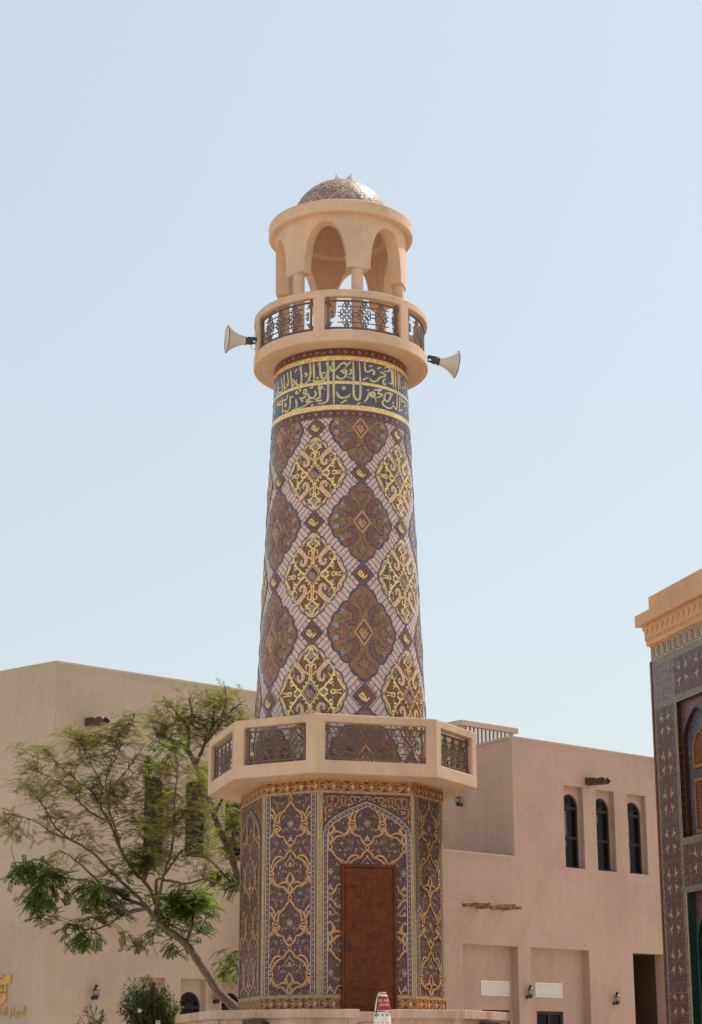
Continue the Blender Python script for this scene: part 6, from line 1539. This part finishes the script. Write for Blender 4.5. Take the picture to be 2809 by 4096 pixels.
cn = thing('stop_cone', 'white perforated cone with a red DO NOT ENTER sign on the steps', 'cone', (0.590, -3.795, 1.522), 0)
CP = [(0.185, 0.0), (0.172, 0.03), (0.150, 0.40), (0.128, 0.70), (0.118, 0.83), (0.092, 0.99), (0.067, 1.085)]
def cr(z):
    for (r0, z0), (r1, z1) in zip(CP[:-1], CP[1:]):
        if z0 <= z <= z1: return r0 + (r1 - r0) * (z - z0) / (z1 - z0)
    return CP[-1][0]
mb = MB(); mb.lathe(CP, 48); obj('shell', mb, M['white'], cn, smooth=0.8)
mb = MB(); mb.lathe([(0.067, 1.085), (0.068, 1.092), (0.064, 1.112), (0.045, 1.124), (0.0, 1.126)], 32); obj('top_cap', mb, M['brass'], cn, smooth=0.6)
cm = lambda x, z, off: ((cr(z) + off) * sin(x), -(cr(z) + off) * cos(x), z)
k = Ink(cm, 0.0012, 0.0)
for row, (z, r, ty) in enumerate(((0.805, .017, 0), (0.70, .015, 1), (0.595, .026, 0), (0.49, .018, 1), (0.385, .030, 0), (0.28, .018, 1), (0.17, .034, 0))):
    n = 12
    for i in range(n):
        a = 2 * pi * i / n + (0.0 if ty == 0 else 0.0); rr_ = cr(z)
        if ty == 0: k.shape([(a + r * sin(2 * pi * q / 14) / rr_, z + r * cos(2 * pi * q / 14)) for q in range(14)], 0, 1)
        else:
            s = 1 if i % 2 else -1; k.shape([(a, z + s * r), (a + r * .95 / rr_, z - s * r * .7), (a - r * .95 / rr_, z - s * r * .7)], 0, 1)
        for dz in (.052, -.052): k.shape([(a + pi / n + .004 * sin(2 * pi * q / 6) / rr_, z + dz + .004 * cos(2 * pi * q / 6)) for q in range(6)], 0, 1)
obj('cutout', k, M['hole'], cn, kind='stuff')
a0, a1 = radians(-42), radians(105)
k = MB(); zs = (0.865, 0.92, 0.975, 1.03, 1.062)
k.grid([[((cr(z) + .008) * sin(a0 + (a1 - a0) * q / 16), -(cr(z) + .008) * cos(a0 + (a1 - a0) * q / 16), z) for q in range(17)] for z in zs]); obj('sign_sheet', k, M['red'], cn, smooth=1.0)
k = MB()
for z in (0.860, 1.068): k.tube([((cr(z) + .008) * sin(a0 + (a1 - a0) * q / 16), -(cr(z) + .008) * cos(a0 + (a1 - a0) * q / 16), z) for q in range(17)], .0042, 6)
obj('sign_edge', k, M['white'], cn)
k = MB(); k.tube([((cr(z) + .012) * sin(a0 - .03), -(cr(z) + .012) * cos(a0 - .03), z) for z in (0.775, .86, .95, 1.07)], .006, 6); k.tube([((cr(.852) + .010) * sin(-1.2 + q * .2), -(cr(.852) + .010) * cos(-1.2 + q * .2), .852) for q in range(14)], .0055, 6); obj('strap', k, M['black'], cn)
for txt, z, sz, ac in (('DO NOT', 0.987, 0.046, 0.32), ('ENTER', 0.928, 0.046, 0.33)):
    me = text_mesh(txt, sz, 0.0)
    if len(me.vertices):
        xc = (max(v.co.x for v in me.vertices) + min(v.co.x for v in me.vertices)) / 2
        for v in me.vertices: v.co = cm(ac + (v.co.x - xc) / cr(z), z + v.co.y, 0.0105)
        me.materials.clear(); me.materials.append(M['white']); o = bpy.data.objects.new('lettering', me); COL.objects.link(o); o.parent = cn
# ------------------------------------------------------------------ trees and the oleander
L1=[[[-1.84,2.61],[-2.16,2.9],[-2.37,3.21],[-2.58,3.5],[-2.76,3.73],[-2.97,3.9],[-3.18,4.04],[-3.37,4.24],[-3.49,4.39]],[[-3.49,4.39],[-3.7,4.62],[-3.98,4.86],[-4.25,5.12],[-4.5,5.36],[-4.89,5.59],[-5.17,5.8],[-5.39,6.13],[-5.59,6.43],[-5.78,6.58]],[[-3.27,4.14],[-3.34,4.48],[-3.56,4.86],[-3.77,5.06],[-4.02,5.44],[-4.28,5.98],[-4.47,6.28],[-4.66,6.58],[-4.91,6.76],[-5.22,7.0],[-5.54,7.36]],[[-4.02,5.44],[-4.12,5.77],[-4.23,6.1],[-4.3,6.49],[-4.31,6.76],[-4.14,7.12],[-3.97,7.55],[-3.83,7.85]],[[-3.49,4.39],[-3.69,4.3],[-3.87,4.32],[-4.08,4.59],[-4.48,4.83],[-4.83,4.86],[-5.25,4.95],[-5.62,5.12],[-5.85,5.12]],[[-3.49,4.39],[-3.88,4.56],[-4.36,4.83],[-4.7,5.12],[-4.97,5.36],[-5.22,5.5]],[[-3.37,4.24],[-3.28,4.45],[-3.31,4.86],[-3.06,4.83],[-2.76,4.78],[-2.46,4.85],[-2.19,4.77],[-1.93,4.74]],[[-3.49,4.36],[-3.81,4.3],[-4.04,4.16],[-4.33,4.01],[-4.77,3.99]],[[-3.28,4.45],[-3.18,4.91],[-3.04,5.3],[-2.99,5.74],[-2.97,6.34],[-2.92,6.79],[-2.99,7.06]],[[-4.47,6.28],[-4.43,6.64],[-4.68,7.12],[-4.88,7.49]],[[-4.28,5.98],[-4.65,6.16],[-5.02,6.55],[-5.33,6.76],[-5.7,6.94]],[[-4.89,5.59],[-5.2,5.68],[-5.59,5.92],[-6.02,5.98]],[[-3.56,4.86],[-3.49,5.44],[-3.56,5.89],[-3.51,6.34],[-3.43,6.7]],[[-2.76,3.73],[-2.68,3.98],[-2.63,4.27],[-2.45,4.45]],[[-4.3,6.49],[-3.95,6.94],[-3.78,7.24],[-3.64,7.49]],[[-2.99,5.74],[-2.76,6.1],[-2.67,6.33]],[[-3.18,4.91],[-2.89,5.3],[-2.6,5.59],[-2.42,5.74]]]
C1=[[-5.83,7.12,0.33,0.27,34,0],[-5.48,7.33,0.24,0.21,24,0],[-4.97,7.43,0.33,0.21,44,0],[-4.16,7.61,0.3,0.21,46,0],[-4.45,7.36,0.36,0.18,34,0],[-3.92,7.76,0.24,0.18,22,0],[-4.56,7.12,0.48,0.27,46,0],[-3.99,7.18,0.39,0.27,36,0],[-5.25,6.88,0.51,0.27,42,0],[-5.77,6.55,0.3,0.18,22,0],[-4.79,6.67,0.33,0.21,22,0],[-4.28,6.67,0.45,0.3,34,0],[-6.01,5.92,0.21,0.18,20,0],[-5.31,6.28,0.39,0.24,26,0],[-4.65,6.13,0.45,0.27,26,0],[-3.82,6.55,0.39,0.33,46,0],[-3.4,6.67,0.36,0.39,50,0],[-2.99,6.82,0.33,0.18,26,0],[-3.45,7.09,0.33,0.12,16,1],[-3.08,7.09,0.15,0.09,8,1],[-3.51,6.16,0.48,0.33,56,0],[-2.79,6.19,0.36,0.33,40,0],[-3.5,5.68,0.6,0.27,50,0],[-2.66,5.71,0.39,0.3,40,0],[-4.33,5.65,0.48,0.27,26,0],[-5.01,5.44,0.51,0.24,26,0],[-2.44,5.29,0.36,0.27,30,0],[-3.01,5.21,0.39,0.27,26,0],[-5.88,5.65,0.3,0.15,14,0],[-3.72,5.27,0.48,0.27,26,0],[-3.2,5.86,0.45,0.33,40,0],[-2.55,6.1,0.27,0.33,34,0],[-2.53,6.57,0.21,0.24,24,0],[-4.05,6.34,0.42,0.33,40,0],[-4.55,6.64,0.39,0.27,30,0],[-5.51,6.64,0.36,0.24,26,0],[-4.9,5.8,0.39,0.21,16,0],[-3.49,5.44,0.42,0.24,26,0],[-2.87,7.12,0.18,0.12,10,1],[-5.14,5.86,0.3,0.18,10,0],[-4.07,5.06,0.36,0.18,12,0],[-5.53,5.12,0.24,0.11,22,1],[-5.72,4.89,0.15,0.09,12,1],[-5.16,4.95,0.33,0.15,34,1],[-5.15,4.62,0.39,0.21,44,1],[-5.23,4.36,0.21,0.15,20,1],[-4.47,4.62,0.3,0.21,36,1],[-4.28,4.36,0.33,0.21,40,1],[-4.0,4.71,0.24,0.15,22,1],[-3.72,5.35,0.33,0.14,26,2],[-3.63,5.15,0.27,0.15,18,1],[-2.87,4.5,0.39,0.27,64,1],[-2.72,4.27,0.33,0.27,50,1],[-3.13,4.36,0.27,0.21,30,1],[-2.55,4.56,0.18,0.18,16,2],[-3.21,4.01,0.18,0.15,14,1],[-4.74,3.93,0.27,0.18,26,1],[-4.56,3.78,0.15,0.12,8,1],[-3.64,3.73,0.15,0.15,8,1],[-2.97,3.73,0.12,0.15,8,1],[-2.47,3.93,0.12,0.18,10,1]]
L2=[[[-1.13,2.46],[-1.45,3.8],[-1.78,4.72],[-1.97,5.18],[-2.1,5.52],[-2.26,5.89],[-2.43,6.27],[-2.56,6.65],[-2.69,6.9],[-2.8,7.22],[-2.99,7.54],[-3.19,7.66],[-3.57,7.79]],[[-2.8,7.22],[-2.64,7.6],[-2.49,8.02],[-2.5,8.41],[-2.64,8.73]],[[-2.96,7.47],[-2.94,7.92],[-2.88,8.18],[-2.95,8.5]],[[-2.49,8.02],[-2.21,8.21],[-1.99,8.37],[-1.83,8.47]],[[-2.43,6.27],[-2.28,6.52],[-2.16,6.96],[-2.13,7.38]],[[-2.94,7.92],[-3.17,8.18],[-3.43,8.5]],[[-2.64,7.6],[-2.36,7.92],[-2.21,8.41],[-2.25,8.73]],[[-2.1,5.52],[-2.05,5.95],[-2.11,6.33]],[[-1.78,4.72],[-2.09,5.02],[-2.47,5.4],[-2.89,5.71]]]
C2=[[-2.8,8.46,0.41,0.16,34,0],[-2.38,8.49,0.29,0.16,24,0],[-2.15,8.17,0.29,0.19,26,0],[-1.86,8.04,0.22,0.19,22,0],[-3.4,8.3,0.29,0.16,24,0],[-3.49,8.0,0.29,0.19,26,0],[-3.11,8.0,0.35,0.19,30,0],[-2.63,8.13,0.35,0.22,30,0],[-3.51,7.92,0.29,0.13,16,0],[-2.3,7.98,0.29,0.19,16,0],[-2.05,6.27,0.19,0.25,26,0],[-2.14,5.8,0.29,0.35,30,0],[-2.25,5.09,0.35,0.16,22,1],[-2.03,4.93,0.16,0.13,12,1],[-2.22,5.46,0.25,0.22,16,0],[-2.19,3.56,0.29,0.19,22,1],[-2.0,3.35,0.13,0.16,8,1],[-2.84,7.66,0.19,0.19,8,0],[-3.03,7.95,0.35,0.19,30,0],[-2.65,7.81,0.35,0.19,30,0],[-2.15,8.43,0.25,0.16,22,0],[-2.44,6.65,0.22,0.29,26,0],[-2.73,7.25,0.19,0.22,16,0],[-1.95,5.89,0.16,0.38,26,0],[-2.33,6.14,0.25,0.25,26,0]]
def frond(mb, p, d, L, droop, np_, plen, pw, rnd, sp):
    """feathery compound leaf: a stem with paired leaflets"""
    d = Vector(d).normalized(); side = d.cross(Vector((0, 0, 1)))
    if side.length < .1: side = Vector((1, 0, 0))
    side.normalize(); up = side.cross(d); side = (side * cos(sp) + up * sin(sp)).normalized()
    pos = Vector(p); step = L / np_
    q0 = pos.copy()
    for k in range(np_):
        d = (d + Vector((0, 0, -droop / np_))).normalized(); pos = pos + d * step
        t = (k + 1) / np_; l = plen * (0.55 + 0.9 * t * (1.25 - t)) * rnd.uniform(.8, 1.1)
        nrm = side.cross(d).normalized()
        for sg in (-1, 1):
            e = pos + side * (sg * l) + d * (l * .45) + Vector((0, 0, -abs(l) * rnd.uniform(.05, .4)))
            w = d * (pw * .5)
            m1 = pos.lerp(e, .5)
            mb.quad(tuple(pos), tuple(m1 - w), tuple(e), tuple(m1 + w))
    w = side * .003
    mb.quad(tuple(q0 - w), tuple(q0 + w), tuple(pos + w), tuple(pos - w))

def build_tree(nm, lab, base, L, C, y0, seed, rad0, limbr):
    rnd = random.Random(seed)
    t = thing(nm, lab, 'tree', base, 0, 'feathery trees behind the minaret')
    bx, by, bz = base; loc = lambda x, y, z: (x - bx, y - by, z - bz)
    limbs = []; br = MB(); node = []
    yo = {}
    for i, l in enumerate(L):
        c = catmull([tuple(p) for p in l], 4); pts = []
        y = y0
        if i:   # start at the depth of the nearest point already built
            s = min(node, key=lambda q: (q[0] - c[0][0]) ** 2 + (q[2] - c[0][1]) ** 2); y = s[1]; r0 = min(s[3] * .85, limbr)
        else: r0 = rad0
        drift = 0 if i == 0 else rnd.uniform(-.05, .05)
        for k, (x, z) in enumerate(c):
            y += drift + rnd.uniform(-.012, .012)
            r = r0 * (1 - .55 * k / len(c)) if i == 0 else max(.008, r0 * (1 - .80 * k / len(c)))
            jig = 0.0 if i == 0 else .012
            pts.append((x + rnd.uniform(-jig, jig), y, z + rnd.uniform(-jig, jig), r)); node.append(pts[-1])
        if i == 0:
            mb = MB(); p0 = [(0, 0, 0)] if True else []
            path = [loc(bx, by, bz)] + [loc(*((bx + pts[0][0]) / 2 + .1, (by + pts[0][1]) / 2, (bz + pts[0][2]) / 2))] + [loc(*p[:3]) for p in pts]
            mb.tube(path, [rad0 * 1.35, rad0 * 1.15] + [p[3] * (1 + .06 * sin(k * 2.3)) for k, p in enumerate(pts)], 12); obj('trunk', mb, M['bark'], t, smooth=1.0)
        else:
            mb = MB(); mb.tube([loc(*p[:3]) for p in pts], [p[3] for p in pts], 7); obj('limb', mb, M['bark'], t, smooth=1.2)
    lm, dm_, li_ = MB(), MB(), MB()
    for (cx, cz_, rx, rz_, n, st) in C:
        near = min(node, key=lambda q: (q[0] - cx) ** 2 + (q[2] - cz_) ** 2)
        yc = near[1] + rnd.uniform(-.35, .35)
        ntw = max(4, n // 2 if st == 0 else n // 3)
        for w in range(ntw):
            a, rr = rnd.uniform(0, 2 * pi), sqrt(rnd.random())
            tip = Vector((cx + rx * rr * cos(a), yc + rnd.uniform(-.45, .45), cz_ + rz_ * rr * sin(a)))
            cand = sorted(node, key=lambda q: (q[0] - tip.x) ** 2 + (q[2] - tip.z) ** 2 + .15 * (q[1] - tip.y) ** 2 + max(0, q[2] - tip.z) * .3)[:3]
            s = Vector(rnd.choice(cand)[:3])
            mid = s.lerp(tip, .5) + Vector((rnd.uniform(-.06, .06), rnd.uniform(-.05, .05), rnd.uniform(-.02, .10)))
            path = [s, s.lerp(mid, .5) + Vector((0, 0, .02)), mid, mid.lerp(tip, .6), tip]
            if (tip - s).length < 1.6: br.tube([loc(*p) for p in path], [.0085, .007, .006, .005, .003], 5, caps=False)
            k_ = max(1, round(n / ntw * (2.8 if st == 0 else 2.3)))
            dirn = (tip - s).normalized()
            for q in range(k_):
                f = rnd.uniform(.35, 1.0); pp = s.lerp(tip, f) if f < .6 else mid.lerp(tip, (f - .6) / .4)
                pp = tip + (pp - tip) * rnd.uniform(0, 1.0) + Vector((rnd.uniform(-.13, .13), rnd.uniform(-.13, .13), rnd.uniform(-.09, .09)))
                an = rnd.uniform(0, 2 * pi)
                d = (dirn * .6 + Vector((cos(an), sin(an) * .8, rnd.uniform(-.15, .45)))).normalized()
                if st == 0: frond(lm, loc(*pp), d, rnd.uniform(.15, .28), rnd.uniform(.1, .8), 9, rnd.uniform(.040, .070), .016, rnd, rnd.uniform(-.5, .5))
                else: frond(dm_ if (st == 1 and rnd.random() > .14) else li_, loc(*pp), (d + Vector((0, 0, -.10))), rnd.uniform(.20, .34), rnd.uniform(.3, 1.3), 10, rnd.uniform(.055, .085), .028, rnd, rnd.uniform(-.6, .6))
    obj('twigs', br, M['bark'], t, smooth=1.2, kind='stuff')
    obj('crown', lm, M['leaflight'], t, kind='stuff'); obj('low_foliage', dm_, M['leafdark'], t, kind='stuff'); obj('backlit_foliage', li_, M['leafbacklit'], t, kind='stuff')
    return t
build_tree('feathery_tree', 'leaning feathery tree whose bare trunk slants up from the podium corner', (-1.15, 3.05, 0.0), L1, C1, 2.94, 3, 0.088, 0.040)
build_tree('feathery_tree', 'tall feathery tree rising behind the minaret base and its lower balcony', (-0.7, 4.9, 0.0), L2, C2 + [(2.0, 6.25, .10, .14, 9, 0)], 4.74, 8, 0.085, 0.040)

def oleander(loc0, lab, blobs, seed, flowers):
    rnd = random.Random(seed); t = thing('oleander_bush', lab, 'bush', loc0, 0, 'oleander bushes')
    st, lf, fl = MB(), MB(), MB()
    for (cx, cy, cz_, rx, ry, rz_, n) in blobs:
        for i in range(n):
            while True:
                u = Vector((rnd.uniform(-1, 1), rnd.uniform(-1, 1), rnd.uniform(-1, 1)))
                if .35 < u.length < 1: break
            tip = Vector((cx + u.x * rx, cy + u.y * ry, cz_ + u.z * rz_))
            if tip.z < .05: continue
            b = Vector((cx * .6 + rnd.uniform(-.2, .2), cy + rnd.uniform(-.2, .2), max(0, tip.z - rnd.uniform(.5, .9))))
            st.tube([tuple(b), tuple(b.lerp(tip, .6) + Vector((0, 0, .03))), tuple(tip)], [.010, .007, .004], 5, caps=False)
            ax = (tip - b).normalized()
            nl = rnd.randint(13, 20)
            for k in range(nl):
                f = rnd.uniform(.45, 1.0); p = b.lerp(tip, f); an = k * 2.4 + rnd.random()
                s = ax.orthogonal().normalized(); s2 = ax.cross(s); out = s * cos(an) + s2 * sin(an)
                d = (out * rnd.uniform(.7, 1.2) + ax * rnd.uniform(.2, .9) + Vector((0, 0, rnd.uniform(-.3, .3)))).normalized(); L_ = rnd.uniform(.08, .135); w = rnd.uniform(.014, .021)
                sd = d.cross(Vector((rnd.uniform(-.3, .3), rnd.uniform(-.3, .3), 1))).normalized() * w
                m1 = p + d * L_ * .5 + Vector((0, 0, -.004)); e = p + d * L_ + Vector((0, 0, -.015))
                lf.quad(tuple(p), tuple(m1 - sd), tuple(e), tuple(m1 + sd))
    for (x, y, z) in flowers:
        for q in range(6):
            c = Vector((x + rnd.uniform(-.04, .04), y + rnd.uniform(-.04, .04), z + rnd.uniform(-.03, .03)))
            for k in range(5):
                a = k * 1.257; fl.quad(tuple(c), (c.x + .018 * cos(a - .4), c.y - .01, c.z + .018 * sin(a - .4)), (c.x + .026 * cos(a), c.y - .012, c.z + .026 * sin(a)), (c.x + .018 * cos(a + .4), c.y - .01, c.z + .018 * sin(a + .4)))
    obj('stems', st, M['bark'], t, kind='stuff'); obj('leaves', lf, M['leafbush'], t, kind='stuff')
    if flowers: obj('flowers', fl, M['white'], t, kind='stuff')
    return t
oleander((-3.25, 4.74, 0.0), 'large oleander bush with a few white flowers in front of the arched doorways',
         [(-.40, 0, 2.80, .56, .5, .52, 210), (-.08, .1, 2.55, .42, .5, .46, 90), (-.45, 0, 2.1, .60, .5, .6, 70), (-.1, 0, 1.7, .8, .6, .7, 110), (.42, -.1, 2.25, .28, .3, .30, 26), (.80, -.1, 2.2, .26, .25, .26, 16), (-.1, 0, .8, .8, .6, .8, 60)], 5,
         [(-.10, -.45, 2.42), (-.45, -.5, 2.62), (.05, -.5, 2.30), (.75, -.35, 2.42)])
oleander((-4.55, 4.70, 0.0), 'small sparse oleander sapling left of the large bush',
         [(-.05, 0, 2.50, .30, .25, .34, 26), (.0, 0, 2.1, .35, .3, .4, 26), (.0, 0, 1.3, .4, .3, .8, 30)], 6, [])
